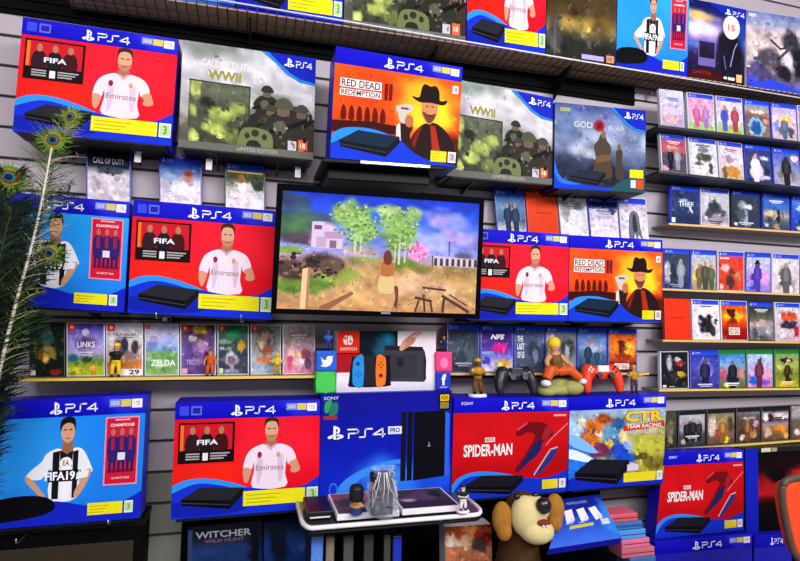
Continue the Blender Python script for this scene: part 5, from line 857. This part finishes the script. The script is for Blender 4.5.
# ------------------------------------------------------------------ gamepads
def gamepad(label, px, py, w_px, Y, mat, dark, tilt, box_top):
    c = P(px, py, Y); W_ = (P(px+w_px/2, py, Y)-P(px-w_px/2, py, Y)).length; c.z = topz(box_top, c.x)+W_*.385
    r = thing('gamepad', label, 'gamepad', Vector((c.x, c.y, c.z-W_*.36)), 'gamepads')
    R = Matrix.Rotation(tilt, 3, 'X'); g = lambda x, y, z: c+(R @ Vector((x*W_, y*W_, z*W_)))
    m = MB().ell(g(0, 0, .1), (.34*W_, .12*W_, .17*W_), rot=R)
    for s in (-1, 1):
        m.ell(g(s*.3, 0, .12), (.18*W_, .13*W_, .18*W_), rot=R); m.tube([g(s*.32, 0, .16), g(s*.40, .01, -.05), g(s*.42, .02, -.24), g(s*.39, .02, -.34)], [.14*W_, .13*W_, .1*W_, .06*W_], 12)
        m.tube([g(s*.3, .08, .26), g(s*.22, .1, .28)], .05*W_)
    m.build('grip_shell', mat, r, fuse=W_*.018)
    MB().box(g(-.14, -.128, .08), g(.14, -.10, .24)).build('touch_pad', dark, r, bevel=.002)
    for s in (-1, 1):
        m = MB().tube([g(s*.15, -.08, -.0), g(s*.15, -.165, -.0), g(s*.15, -.172, -.0)], [.05*W_, .045*W_, .06*W_], 14).tube([g(s*.15, -.172, 0), g(s*.15, -.19, 0)], [.07*W_, .065*W_], 14); m.build('thumb_stick', 'black_toy', r)
    m = MB()
    for dx, dz in ((.05, 0), (-.05, 0), (0, .05), (0, -.05)): m.ell(g(-.31+dx, -.13, .14+dz), (.026*W_, .014*W_, .026*W_), 10, 6)
    m.build('direction_buttons', dark, r)
    for (dx, dz), cc in zip(((.055, 0), (-.055, 0), (0, .055), (0, -.055)), ('red_toy', 'plum_toy', 'rock_toy', 'bright_blue_toy')):
        MB().ell(g(.31+dx, -.135, .14+dz), (.024*W_, .014*W_, .024*W_), 10, 6).build('button', 'black_toy', r)
    for s in (-1, 1): MB().box(g(s*.3-.1, .0, .27), g(s*.3+.1, .1, .32)).build('shoulder_button', 'black_toy', r, bevel=.003)
    return r
pm('pad_black', '1c1e24', .35, 0, .4); pm('pad_grey', '3c4048', .3, 0, .4)
gamepad('black gamepad leaning on top of the red console box', 515.5, 377.5, 40, -.115, 'pad_black', 'pad_grey', -.35, SPIq)
gamepad('red gamepad leaning on top of the kart racing console box', 601.5, 378.5, 39, -.115, 'red_toy', 'white_toy', -.35, CTRq)
# ------------------------------------------------------------------ display tray with loose things
TY0, TY1 = -.33, -.15
zT = P(395, 521, TY0).z
def Q(px, py, z):
    d = FW*F+RX*(px-400)+UY*(280.5-py); return CAMP+d*((z-CAMP.z)/d.z)
xl, xr_ = P(304, 527, TY0).x, P(486, 513, TY0).x
r = thing('display_tray', 'white rimmed display tray with rounded ends below the tall blue box', 'tray', ((xl+xr_)/2, -.2, zT-.012))
pts = [(xl, TY1)]+[(xl+.02-.02*math.cos(t)-.0, TY0+.05-.05*math.sin(t)) for t in (0, .4, .8, 1.2, 1.57)]+[(xr_-.03+.03*math.sin(t), TY0+.05-.05*math.cos(t)) for t in (0, .4, .8, 1.2, 1.57)]+[(xr_, TY1)]
m = MB(); n = len(pts); m.add([(x, y, zT-.001) for x, y in pts]+[(x, y, zT-.007) for x, y in pts], [tuple(range(n)), tuple(range(2*n-1, n-1, -1))]+[(i, (i+1) % n, n+(i+1) % n, n+i) for i in range(n)])
pm('tray_plate', '34323c', .25, 0, .5); m.build('tray_plate', 'tray_plate', r)
MB().tube([(x, y, zT-.001) for x, y in pts], .0055, 8).build('rim', 'white_plastic', r, smooth=True)
MB().tube([(x, y+.004, zT-.014) for x, y in pts], .004, 8).build('lower_rim', 'black_steel', r, smooth=True)
for xx in (xl+.08, xr_-.08): MB().box((xx-.006, TY0+.06, zT-.036), (xx+.006, -.001, zT-.026)).box((xx-.006, TY0+.06, zT-.03), (xx+.006, TY0+.09, zT-.007)).build('support_arm', 'black_steel', r)
def flatcase(label, x0, x1, y0, y1, z, th_, body, grad, blobs, extra=None, group='cases lying on the tray'):
    TLp, TRp, BRp, BLp = [Vector((*v, z+th_)) for v in ((x0, y1), (x1, y1), (x1, y0), (x0, y0))]
    lo = [Vector((p.x, p.y, z)) for p in (TLp, TRp, BRp, BLp)]
    r = thing('game_case', label, 'video game', ((x0+x1)/2, (y0+y1)/2, z), group)
    MB().hexa([TLp, TRp, BRp, BLp], lo).build('case', body, r, bevel=.0012)
    a = Art([TLp, TRp, BRp, BLp]); a.n = Vector((0, 0, -1)*1) if False else Vector((0, 0, -1)); a.paint((.03, .03, .97, .97), 14, 16, grad, blobs, .15, 6, len(label))
    if extra: extra(a)
    a.build('cover_sheet', r)
zc = zT+.0052; sx = lambda px: P(px, 520, TY0).x
flatcase('game case with pink cover lying on the tray, left half', sx(338), sx(401), TY0+.014, TY1-.012, zc, .014, 'white_plastic', [(0, '8c4858'), (.5, 'b06070'), (1, '504858')], [(.8, .5, .2, .3, 'd08040'), (.3, .5, .3, .3, '4c4854'), (.9, .8, .1, .2, 'e0a0b0')])
flatcase('game case with dark violet cover lying on the tray, right half', sx(404), sx(463), TY0+.016, TY1-.014, zc, .014, 'white_plastic', [(0, '403848'), (1, '382c44')], [(.5, .4, .3, .3, '5c4464'), (.2, .6, .14, .1, 'b0a0b8'), (.8, .3, .12, .2, '28202c')])
x0, x1 = sx(309), sx(335)
r = thing('gadget_box', 'small black boxed gadget at the left end of the tray', 'box', ((x0+x1)/2, TY0+.09, zc)); gb = MB().box((x0, TY0+.035, zc), (x1, TY1-.03, zc+.018)).build('box_body', 'black_toy', r, bevel=.003); MB().box((x0+.006, TY0+.0335, zc+.003), (x1-.006, TY0+.036, zc+.006)).build('silver_line', 'white_plastic', gb)
# dark haired bust with yellow belt
c = Q(356, 514, zc+.0145); H = (P(356, 484, c.y)-P(356, 513, c.y)).length
r = thing('figurine', 'toy figure with tall dark hair and blue body beside the wrapped item', 'figurine', c, 'small figures'); e = lambda x, y, z: c+Vector((x*H, y*H, z*H))
MB().tube([e(0, 0, 0), e(0, 0, .05), e(0, 0, .3)], [.2*H, .24*H, .2*H], 14).build('body', 'dark_blue_toy', r, fuse=H*.03)
MB().tube([e(0, 0, .27), e(0, 0, .35)], [.235*H, .23*H], 14).build('belt', 'gold_toy', r); 
m = MB().ell(e(0, 0, .46), (.2*H, .18*H, .16*H)); m.tube([e(.1, -.1, .36), e(.25, -.2, .3)], .05*H); m.build('head', 'skin_toy', r, fuse=H*.03)
m = MB().tube([e(0, .02, .45), e(0, .02, .6), e(0, .02, .9), e(0, .02, 1)], [.24*H, .27*H, .26*H, .18*H], 14); m.build('hair', 'black_toy', r, fuse=H*.03)
# wrapped item
c = Q(382, 514, zc+.0145); H = (P(382, 466, c.y)-P(382, 513, c.y)).length
r = thing('wrapped_item', 'dark item wrapped in crinkled clear plastic bag standing on the tray', 'bag', c); e = lambda x, y, z: c+Vector((x*H, y*H, z*H))
MB().box(e(-.26, -.12, 0), e(.22, .18, .88)).build('dark_box', 'black_toy', r, bevel=.004)
pm('clear_wrap', 'c8ccdc', .12, 0, .6, alpha=.22)
m = MB(); n, k_ = 26, 12; vs = []; random.seed(9)
for j in range(k_+1):
    t = j/k_; rr = .36*(1-.5*t**2.2)+(.05 if j == 0 else 0)
    if t > .85: rr = .12+.9*(t-.85)
    for i in range(n):
        th = 6.2832*i/n; q_r = rr*(1+random.uniform(-.3, .22)); vs.append(e(q_r*math.cos(th), q_r*.75*math.sin(th), t*1.0+random.uniform(-.015, .015) if j else 0))
m.add(vs, [(j*n+i, j*n+(i+1) % n, (j+1)*n+(i+1) % n, (j+1)*n+i) for j in range(k_) for i in range(n)]); m.build('plastic_wrap', 'clear_wrap', r)
m = MB()
for k in range(8):
    th = random.uniform(3.4, 6.0); z1 = random.uniform(.3, .8); m.tube([e(.14*math.cos(th), -.02+.12*math.sin(th), .92), e(.3*math.cos(th), .26*math.sin(th), .6), e(.36*math.cos(th+random.uniform(-.5, .5)), .30*math.sin(th), .6-z1*.6)], [.01*H, .006*H, .002*H], 4)
m.build('fold_creases', 'white_plastic', r)
# small black and white figure
figurine('small black and white toy figure on the right game case of the tray', 463, 484, 512, Q(458, 511, zc+.0145).y+.02, 'black_toy', 'white_toy', 'black_toy', 'cream_toy', 'fold', 'white_toy', group='small figures')
# ------------------------------------------------------------------ things below the tray
zL = P(350, 596, -.2).z
r = thing('shelf', 'black low shelf under the display tray', 'shelf', (P(420, 590, -.2).x, -.15, zL), 'slat wall shelves')
xa, xb = P(296, 590, -.2).x, P(655, 590, -.2).x
MB().box((xa, -.36, zL-.012), (xb, -.001, zL)).build('board', 'black_panel', r, bevel=.002)
MB().box((xa, -.363, zL-.014), (xb, -.36, zL+.002)).build('edge_strip', 'black_steel', r)
for x0, x1, cn, h, d in ((311, 324, 'sky blue', '5888e0', 0), (326, 335, 'cream', '88786c', 1), (343.5, 354, 'grey', '50504c', 2), (364, 374, 'dark grey', '3c3c38', 0), (384, 391, 'olive grey', '44443c', 1), (393, 402, 'deep blue', '2038b8', 3)):
    Yf = -.26; A = P(x0, 535+d*.5, Yf); B = P(x1, 534+d*.5, Yf)
    r = thing('game_case', f'upright {cn} spined game case standing under the display tray', 'video game', ((A.x+B.x)/2, Yf+.06, zL), 'spines under the tray')
    MB().box((A.x, Yf, zL), (B.x, Yf+.12, A.z)).build('case', 'case_dark', r, bevel=.0015)
    a = Art([Vector((A.x, Yf, A.z)), Vector((B.x, Yf, A.z)), Vector((B.x, Yf, zL)), Vector((A.x, Yf, zL))]); a.L = 2
    a.paint((.06, .03, .94, .97), 4, 14, [(0, h), (1, h)], [(.5, .5, .3, .2, '484848', 1)], .1); a.build('spine_sheet', r)
q = quad((445, 527), (491, 524), (493, 588), (446, 592), -.18)
r = carton('comic_box', 'orange red and cream illustrated box left of the brown plush head', q, .05, 'white_card', cat='box')
a = Art(q); a.paint((0, 0, 1, 1), 24, 24, [(0, '903018'), (.1, 'd06038'), (.4, 'd88860'), (1, '802018')], [(.5, .12, .22, .14, 'e09050'), (.1, .2, .16, .1, 'f0d0b0'), (.2, .28, .2, .05, 'f0e0d0'), (.45, .25, .14, .12, 'f0b890'), (.75, .3, .2, .14, '504040'), (.9, .2, .14, .1, '8c2018'), (.7, .14, .1, .06, 'c03818'), (.3, .12, .1, .06, 'a03818')], .25, 9, 3, 200, .05); a.build('cover_picture', r)
# blue adapter carton leaning back
q = [P(563, 499, -.17), P(599, 494.5, -.17), None, P(549, 549, -.34)]
q[2] = q[3]+(q[1]-q[0])*((P(622, 541, -.34)-q[3]).length/(q[1]-q[0]).length)
bk = [p+Vector((0, .012, -.02)) for p in q]
r = thing('adapter_carton', 'blue leaning carton with white chargers and yellow strip, right of the plush head', 'box', (q[2]+q[3]+bk[2]+bk[3])/4)
MB().hexa(q, bk).build('carton', 'blue_card', r, bevel=.001)
a = Art(q); a.paint((0, 0, 1, 1), 16, 20, [(0, '101c78'), (.3, '1428a0'), (.5, '2050d0'), (1, '4070e0')], [(.95, .5, .2, .5, '3088e8', 1)], .06)
a.text('POPULATION', .12, .10, .62, .16, '98a4d8', .01); 
for u in (.2, .46, .72): a.poly([(u-.1, .29), (u+.06, .26), (u+.14, .52), (u+.0, .57)], 'f4f0f8'); a.poly([(u+.06, .44), (u+.14, .50), (u+.10, .56), (u+.05, .55)], 'd8d8e8')
a.rect(.18, .57, .30, .585, 'b0bce8').rect(.40, .57, .52, .585, 'b0bce8'); a.poly([(.26, .625), (.66, .605), (.66, .67), (.25, .69)], 'ccc838'); a.rect(.80, .56, .94, .68, 'd8d4e4'); a.build('cover_picture', r)
# flat cases at the far right of the low shelf
zz = zL
for i, (x0, x1, yy, h, nm) in enumerate(((630, 656, 564, '3c6ca8', 'steel blue'), (622, 655, 555, 'c86880', 'dull pink'), (622, 650, 546, 'e07090', 'pink'), (616, 646, 537, '4898e0', 'light blue'), (612, 643, 529, '2c70b8', 'blue'), (609, 638, 521, 'd05868', 'rose pink'))):
    A, B = P(x0, yy, -.26), P(x1, yy, -.26); z1 = P((x0+x1)/2, yy-7, -.26).z; z0 = zz
    r = thing('folder_case', f'{nm} flat case in the pile right of the blue carton', 'case', ((A.x+B.x)/2, -.2, z0), 'pile of flat cases')
    m_ = pm('flat_'+nm.replace(' ', '_'), h, .35, 0, .4)
    MB().box((A.x, -.26, z0), (B.x, -.20, z1)).build('shell', m_, r, bevel=.003)
    MB().box((A.x+.002, -.261, (z0+z1)/2-.0008), (B.x-.002, -.258, (z0+z1)/2+.0008)).build('seam', 'dark_steel', r); zz = z1+.0003
# brown plush head
pm('plush_brown', 'a4702c', .85, 0, .1, .35, 150); pm('plush_dark', '48301a', .9, 0, .1, .3, 150); pm('plush_cream', 'd8c890', .85, 0, .1, .2, 150); pm('plush_nose', '0c0c10', .25, 0, .5); pm('plush_mouth', '7c2c20', .8)
c = P(530, 521, -.30); s_ = (P(560, 521, -.3)-P(500, 521, -.3)).length
e = lambda x, y, z: c+Vector((x*s_, y*s_, z*s_))
r = thing('plush_toy', 'brown plush animal with big cream muzzle and black nose below the red console box', 'plush toy', Vector((c.x, c.y+.06, zL)))
Z0 = (zL-c.z)/s_
m = MB().ell(e(.03, .30, .02), (.3*s_, .26*s_, .33*s_), 20, 14); m.tube([e(0, .34, -.2), e(0, .36, Z0+.1)], [.26*s_, .4*s_], 16); m.build('head_and_body', 'plush_dark', r, fuse=.005)
for sgn, dz in ((-1, 0), (1, .06)):
    m = MB().ell(e(sgn*.44, .04, .06+dz), (.16*s_, .12*s_, .25*s_)).ell(e(sgn*.42, .0, -.12+dz), (.12*s_, .1*s_, .14*s_)); m.build('ear', 'plush_brown', r, fuse=.005)
m = MB().ell(e(-.08, -.0, .08), (.23*s_, .2*s_, .3*s_), 18, 12).ell(e(.08, .02, .16), (.24*s_, .2*s_, .2*s_), 18, 12).ell(e(.08, -.06, -.13), (.27*s_, .22*s_, .18*s_), 18, 12).ell(e(.16, -.14, -.1), (.14*s_, .12*s_, .12*s_)); m.build('muzzle', 'plush_cream', r, fuse=.005)
m = MB().ell(e(.12, -.19, .03), (.11*s_, .06*s_, .05*s_)); m.build('mouth', 'plush_mouth', r, smooth=True)
m = MB().ell(e(.13, -.17, .27), (.12*s_, .1*s_, .12*s_), 18, 12); m.build('nose', 'plush_nose', r, smooth=True)
for dx in (.09, .15): MB().ell(e(dx, -.225, -.0), (.024*s_, .03*s_, .028*s_)).build('tooth', 'white_toy', r, smooth=True)
for sx_ in (-.2, .1): MB().ell(e(sx_, .03, .36), (.05*s_, .05*s_, .05*s_)).build('eye', 'plush_nose', r, smooth=True)
# dark blue lettered box under the bottom row
q = quad((188, 527), (262, 521), (262, 588), (187, 596), -.11)
r = carton('game_carton', 'dark navy box with grey lettering half under the bottom row footballer box', q, .06, 'black_card', cat='box')
a = Art(q); a.paint((0, 0, 1, 1), 16, 16, [(0, '0c0e14'), (.2, '141824'), (.35, '1c3468'), (1, '142858')], [(.9, .3, .1, .5, '0c0c14')], .15); a.text('WITCHER', .10, .09, .85, .19, '8c90a0', .02, slope=0); a.text('WILD HUNT', .22, .21, .75, .26, '7c5060', .02); a.rect(0, .05, .06, .9, '2c3c60'); a.build('cover_picture', r)
q = quad((264, 525), (313, 521), (313, 584), (263, 588), -.10)
r = carton('game_carton', 'deep blue box beside the dark navy lettered box under the bottom row', q, .05, 'navy_card', cat='box')
a = Art(q); a.paint((0, 0, 1, 1), 12, 12, [(0, '0c1018'), (.3, '1c3c88'), (1, '142858')], [(.3, .3, .2, .4, '101828'), (.8, .38, .3, .06, '6c7ca8', 1)], .15); a.build('cover_picture', r)
zW = min(P(263, 588, -.1).z, P(187, 596, -.11).z)
r = thing('shelf', 'black low shelf at lower left under the two dark blue boxes', 'shelf', (P(250, 592, -.1).x, -.07, zW), 'slat wall shelves')
MB().box((P(170, 590, -.12).x, -.14, zW-.012), (P(320, 590, -.12).x, -.001, zW-.0005)).build('board', 'black_panel', r, bevel=.002)
a_, b_ = P(-60, 520, -.11), P(143, 521, -.11)
r = thing('base_cabinet', 'black cabinet at lower left under the light blue striped footballer box', 'cabinet', ((a_.x+b_.x)/2, -.06, 0))
zt2 = P(-14, 530, -.14).z-.012
MB().box((a_.x, -.10, 0), (b_.x, -.001, zt2-.015)).build('carcass', 'black_panel', r, bevel=.003); MB().box((a_.x, -.105, zt2-.015), (b_.x+.003, -.001, zt2)).build('worktop', 'black_steel', r, bevel=.002)
MB().box((a_.x+.02, -.103, .1), (b_.x-.02, -.1, zt2-.05)).build('door', pm('door_brown', '2c2418', .6), r, bevel=.001)
# lower right counter block
zC = min(LBq[2].z, LBq[3].z, LB2q[2].z)-.0005
r = thing('base_cabinet', 'black base cabinet under the stacked boxes at lower right', 'cabinet', (P(735, 610, -.15).x, -.15, 0))
xa, xb = LBq[3].x-.02, P(840, 600, -.15).x
MB().box((xa, -.32, 0), (xb, -.001, zC-.02)).build('carcass', 'black_panel', r, bevel=.003); MB().box((xa-.005, -.33, zC-.02), (xb, -.001, zC)).build('worktop', 'black_steel', r, bevel=.003)
# red rounded chair back
CY = -.46
out = [(783, 486), (788, 480), (800, 477.5), (815, 477), (830, 479), (836, 486), (836, 510), (830, 535), (822, 556), (812, 566), (802, 562), (793, 550), (786, 522), (782.5, 500)]
ctr_ = P(809, 520, CY); r = thing('chair', 'red padded chair back with dark rounded rim at the right edge', 'chair', Vector((ctr_.x, CY+.05, 0)))
sp = [P(x, y, CY) for x, y in spl(out, 4)]; n = len(sp)
MB().add([ctr_+(p-ctr_)*.93+Vector((0, -.006, 0)) for p in sp]+[ctr_+(p-ctr_)*.93+Vector((0, .03, 0)) for p in sp], [tuple(range(n)), tuple(range(2*n-1, n-1, -1))]+[(i, (i+1) % n, n+(i+1) % n, n+i) for i in range(n)]).build('back_pad', pm('chair_red', 'ec4a1c', .4, 0, .3), r, bevel=.006)
MB().tube(sp+[sp[0]], .009, 8).build('rim', pm('chair_rim', '58483c', .4), r, smooth=True)
zs_ = ctr_.z-.30
MB().box((ctr_.x-.18, CY-.30, zs_-.05), (ctr_.x+.18, CY+.02, zs_)).build('seat', 'chair_red', r, bevel=.02)
MB().tube([(ctr_.x, CY+.03, zs_-.03), (ctr_.x, CY+.035, ctr_.z-.1)], .014).build('back_post', 'black_steel', r)
MB().tube([(ctr_.x, CY-.14, .03), (ctr_.x, CY-.14, zs_-.04)], .025).build('gas_column', 'black_steel', r)
for k in range(5): MB().tube([(ctr_.x, CY-.14, .05), (ctr_.x+.24*math.cos(k*1.2566), CY-.14+.24*math.sin(k*1.2566), .02)], .016).build('foot', 'black_steel', r)
# ------------------------------------------------------------------ hooks with price tags
def hook(label, px, py, L_=.07, tagc=True, up=0):
    p = P(px, py, -L_); r = thing('display_hook', label, 'hook', Vector((p.x, -.001, p.z)), 'slat wall hooks')
    pr = MB().tube([(p.x, -.002, p.z+.004), (p.x, -L_*.9, p.z), (p.x, -L_, p.z+.004), (p.x, -L_-.002, p.z+.014)], .0018, 6).build('prong', 'steel', r, smooth=True)
    MB().box((p.x-.006, -.004, p.z-.008), (p.x+.006, -.0005, p.z+.012)).build('back_clip', 'steel', r)
    if tagc: MB().box((p.x-.008, -L_-.004, p.z-.034), (p.x+.008, -L_-.0025, p.z-.004)).build('price_tag', 'white_card', pr)
hook('steel hook with white tag under the highest left footballer box', 138.5, 150)
hook('steel hook with white tag under the left camouflage box, near its middle', 209.5, 158)
hook('steel hook with white tag under the left camouflage box, near its right end', 298, 166)
hook('bare steel hook under the lower left light blue box, right of its middle', 108, 526, .17, False)
hook('bare steel hook under the lower left light blue box, near the frame edge', 16, 545, .17, False)
hook('bare steel hook under the box left of the television, near its left end', 156, 318, .15, False)
hook('bare steel hook under the box left of the television, near its right end', 241, 320, .15, False)
hook('bare steel hook on the right hand wall strip beside the top game shelf', 652, 95, .03, False)
# ------------------------------------------------------------------ peacock feathers
def feather(label, stem, Y, eye, length, seed, cols, dens=1.0, stemc='d8d0c0', bend=.5, rs=1.3, bw=1.0):
    random.seed(seed)
    pts = [P(x, y, Y+.0006*i) for i, (x, y) in enumerate(stem)]
    # resample
    cp = []
    for i in range(len(pts)-1):
        for k in range(6):
            t = k/6; p0, p1, p2, p3 = pts[max(i-1, 0)], pts[i], pts[i+1], pts[min(i+2, len(pts)-1)]
            cp.append(.5*((2*p1)+(p2-p0)*t+(2*p0-5*p1+4*p2-p3)*t*t+(3*p1-p0-3*p2+p3)*t**3))
    cp.append(pts[-1]); n = len(cp)
    r = thing('peacock_feather', label, 'feather', cp[0], 'peacock feathers')
    MB().tube(cp, [.0022*rs*(1-.75*i/(n-1))+.0004 for i in range(n)], 7).build('quill', pm('quill_'+stemc, stemc, .4), r, smooth=True)
    m = MB(); N = int(85*dens)
    for k in range(N):
        f = .06+.94*k/N; i = min(int(f*(n-1)), n-2); p = cp[i].lerp(cp[i+1], f*(n-1)-i); t = (cp[i+1]-cp[i]).normalized(); s = Vector((t.z, 0, -t.x))
        for sg in (-1, 1):
            Lb = length*random.uniform(.6, 1.15)*(.65+.5*math.sin(f*2.6)); a0 = random.uniform(.5, 1.0); dr = random.uniform(-.35, .25); c0 = hx(random.choice(cols))
            q = [p]; d0 = (t*math.cos(a0)+s*sg*math.sin(a0)); pos = p.copy(); dy = random.uniform(-.25, .25); 
            for j in range(4):
                dd = (d0+Vector((0, dy, -bend*j*.28))+s*sg*dr*j*.2).normalized(); pos = pos+dd*Lb/4; q.append(pos.copy())
            wd = .0011*bw; vs = []
            for j, u in enumerate(q):
                w_ = wd*(1-.2*j); nn = Vector((-(q[min(j+1, 4)]-q[max(j-1, 0)]).z, 0, (q[min(j+1, 4)]-q[max(j-1, 0)]).x)).normalized(); vs += [u+nn*w_, u-nn*w_]
            m.add(vs, [(2*j, 2*j+1, 2*j+3, 2*j+2) for j in range(4)], c0)
            if random.random() < .5:
                for j in (1, 2, 3):
                    for _ in range(2):
                        dv = Vector((random.uniform(-1, 1), random.uniform(-.3, .3), random.uniform(-.4, 1))).normalized()*random.uniform(.008, .018); nn = Vector((-dv.z, 0, dv.x)).normalized()*.0007
                        m.add([q[j]+nn, q[j]-nn, q[j]+dv], [(0, 1, 2)], c0)
    m.build('barbs', FEATH, r)
    if eye:
        ec, (ex, ez) = cp[-1], eye; m = MB(); t = (cp[-1]-cp[-4]).normalized(); ang = math.atan2(t.x, t.z); R = Matrix.Rotation(ang, 3, 'Y')
        for k, (sc_, cc) in enumerate(((1, '4c7c20'), (.78, '8c7c24'), (.6, '6c4018'), (.42, '186878'), (.27, '0c1030'))):
            m.ell(ec+Vector((0, -.0016*k-.001, 0))+(R @ Vector((0, 0, ez*.3*(1-sc_)*-.3))), (ex*sc_, .0012, ez*sc_), 18, 8, hx(cc), R)
        for k in range(60):
            th = random.uniform(0, 6.283); p0 = ec+(R @ Vector((ex*.85*math.cos(th), -.001, ez*.85*math.sin(th)))); p1 = ec+(R @ Vector((ex*1.7*math.cos(th), random.uniform(-.008, .008), ez*1.6*math.sin(th)))); nn = Vector((-(p1-p0).z, 0, (p1-p0).x)).normalized()*.0012
            m.add([p0+nn, p0-nn, p1], [(0, 1, 2)], hx(random.choice(['5c8c24', '7c9c30', '3c6418', '88882c'])))
        m.build('eye_spot', FEATH, r)
DG = ['080e08', '0c1810', '14241a', '1c3018', '0c140c', '0e1c18', '2c4420', '081414']
LG = ['3c5020', '5c7430', '2c3c1c', '807c58', '4c6428', '98906c', '1c2c18']
feather('tall peacock feather with pale quill crossing the light blue footballer box', [(-6, 395), (8, 335), (19, 292), (32, 245), (43, 195), (51, 152), (54, 140)], -.30, (.022, .022), .065, 1, LG, .9, rs=1.7)
feather('peacock feather with blue centred eye at the far left edge', [(-14, 420), (-8, 330), (0, 240), (7, 195), (10, 177)], -.29, (.030, .024), .05, 2, DG, 1.7, '4c4c34', .4, .8, 1.4)
feather('dark peacock feather with eye over the striped shirt of the light blue box', [(-10, 450), (0, 380), (14, 320), (32, 275), (51, 253)], -.28, (.022, .018), .045, 3, DG, 1.5, '4c4c34', .4, .8, 1.3)
feather('small peacock feather with green eye before the highest left box', [(36, 250), (48, 190), (60, 140), (71, 117)], -.27, (.015, .018), .04, 4, LG, .5, '5c6434', .5, .7)
feather('bushy dark peacock feather along the left edge below the blue eye', [(-26, 470), (-20, 380), (-8, 300), (4, 240), (12, 208)], -.31, None, .065, 5, DG, 2.6, '2c3020', .5, .9, 1.7)
feather('low dark peacock feather beside the left game shelf', [(-24, 520), (-14, 450), (0, 385), (14, 340), (22, 318)], -.27, None, .06, 6, DG, 2.2, '2c3020', .5, .9, 1.6)
feather('dark peacock feather drooping over the left footballer box head', [(-16, 400), (-2, 330), (12, 270), (30, 225), (52, 200), (70, 192)], -.265, None, .05, 7, DG, .5, '2c3020', .8, .7, 1.0)
feather('thick dark peacock feather low behind the pale quill', [(-18, 480), (-8, 400), (2, 330), (12, 275), (18, 235)], -.255, None, .055, 8, DG, 2.6, '2c3020', .5, .9, 1.7)
# ------------------------------------------------------------------ light
def area(name, loc, tgt, sx_, sy_, pw, colr=(1, 1, 1)):
    l = bpy.data.lights.new(name, 'AREA'); l.shape = 'RECTANGLE'; l.size = sx_; l.size_y = sy_; l.energy = pw; l.color = colr
    o = bpy.data.objects.new(name, l); COL.objects.link(o); o.location = loc; o.rotation_euler = (Vector(tgt)-Vector(loc)).to_track_quat('-Z', 'Y').to_euler()
area('ceiling_lamp', (.2, -2.7, 2.68), (.3, 0, 1.1), 2.8, .9, 112, (1, .97, 1))
area('ceiling_lamp', (1.9, -2.2, 2.68), (1.5, 0, 1.5), 1.4, .7, 84, (.98, .95, 1))
area('ceiling_lamp', (-.6, -1.5, 2.68), (-.6, 0, 1.6), 1.0, .6, 14, (1, .97, 1))
wd = bpy.data.worlds.new('world'); S.world = wd; wd.use_nodes = True
wd.node_tree.nodes['Background'].inputs[0].default_value = (1, .98, 1, 1); wd.node_tree.nodes['Background'].inputs[1].default_value = .36
S.view_settings.view_transform = 'Standard'; S.view_settings.look = 'None'; S.view_settings.exposure = 0; S.view_settings.gamma = 1; S.view_settings.use_curve_mapping = False
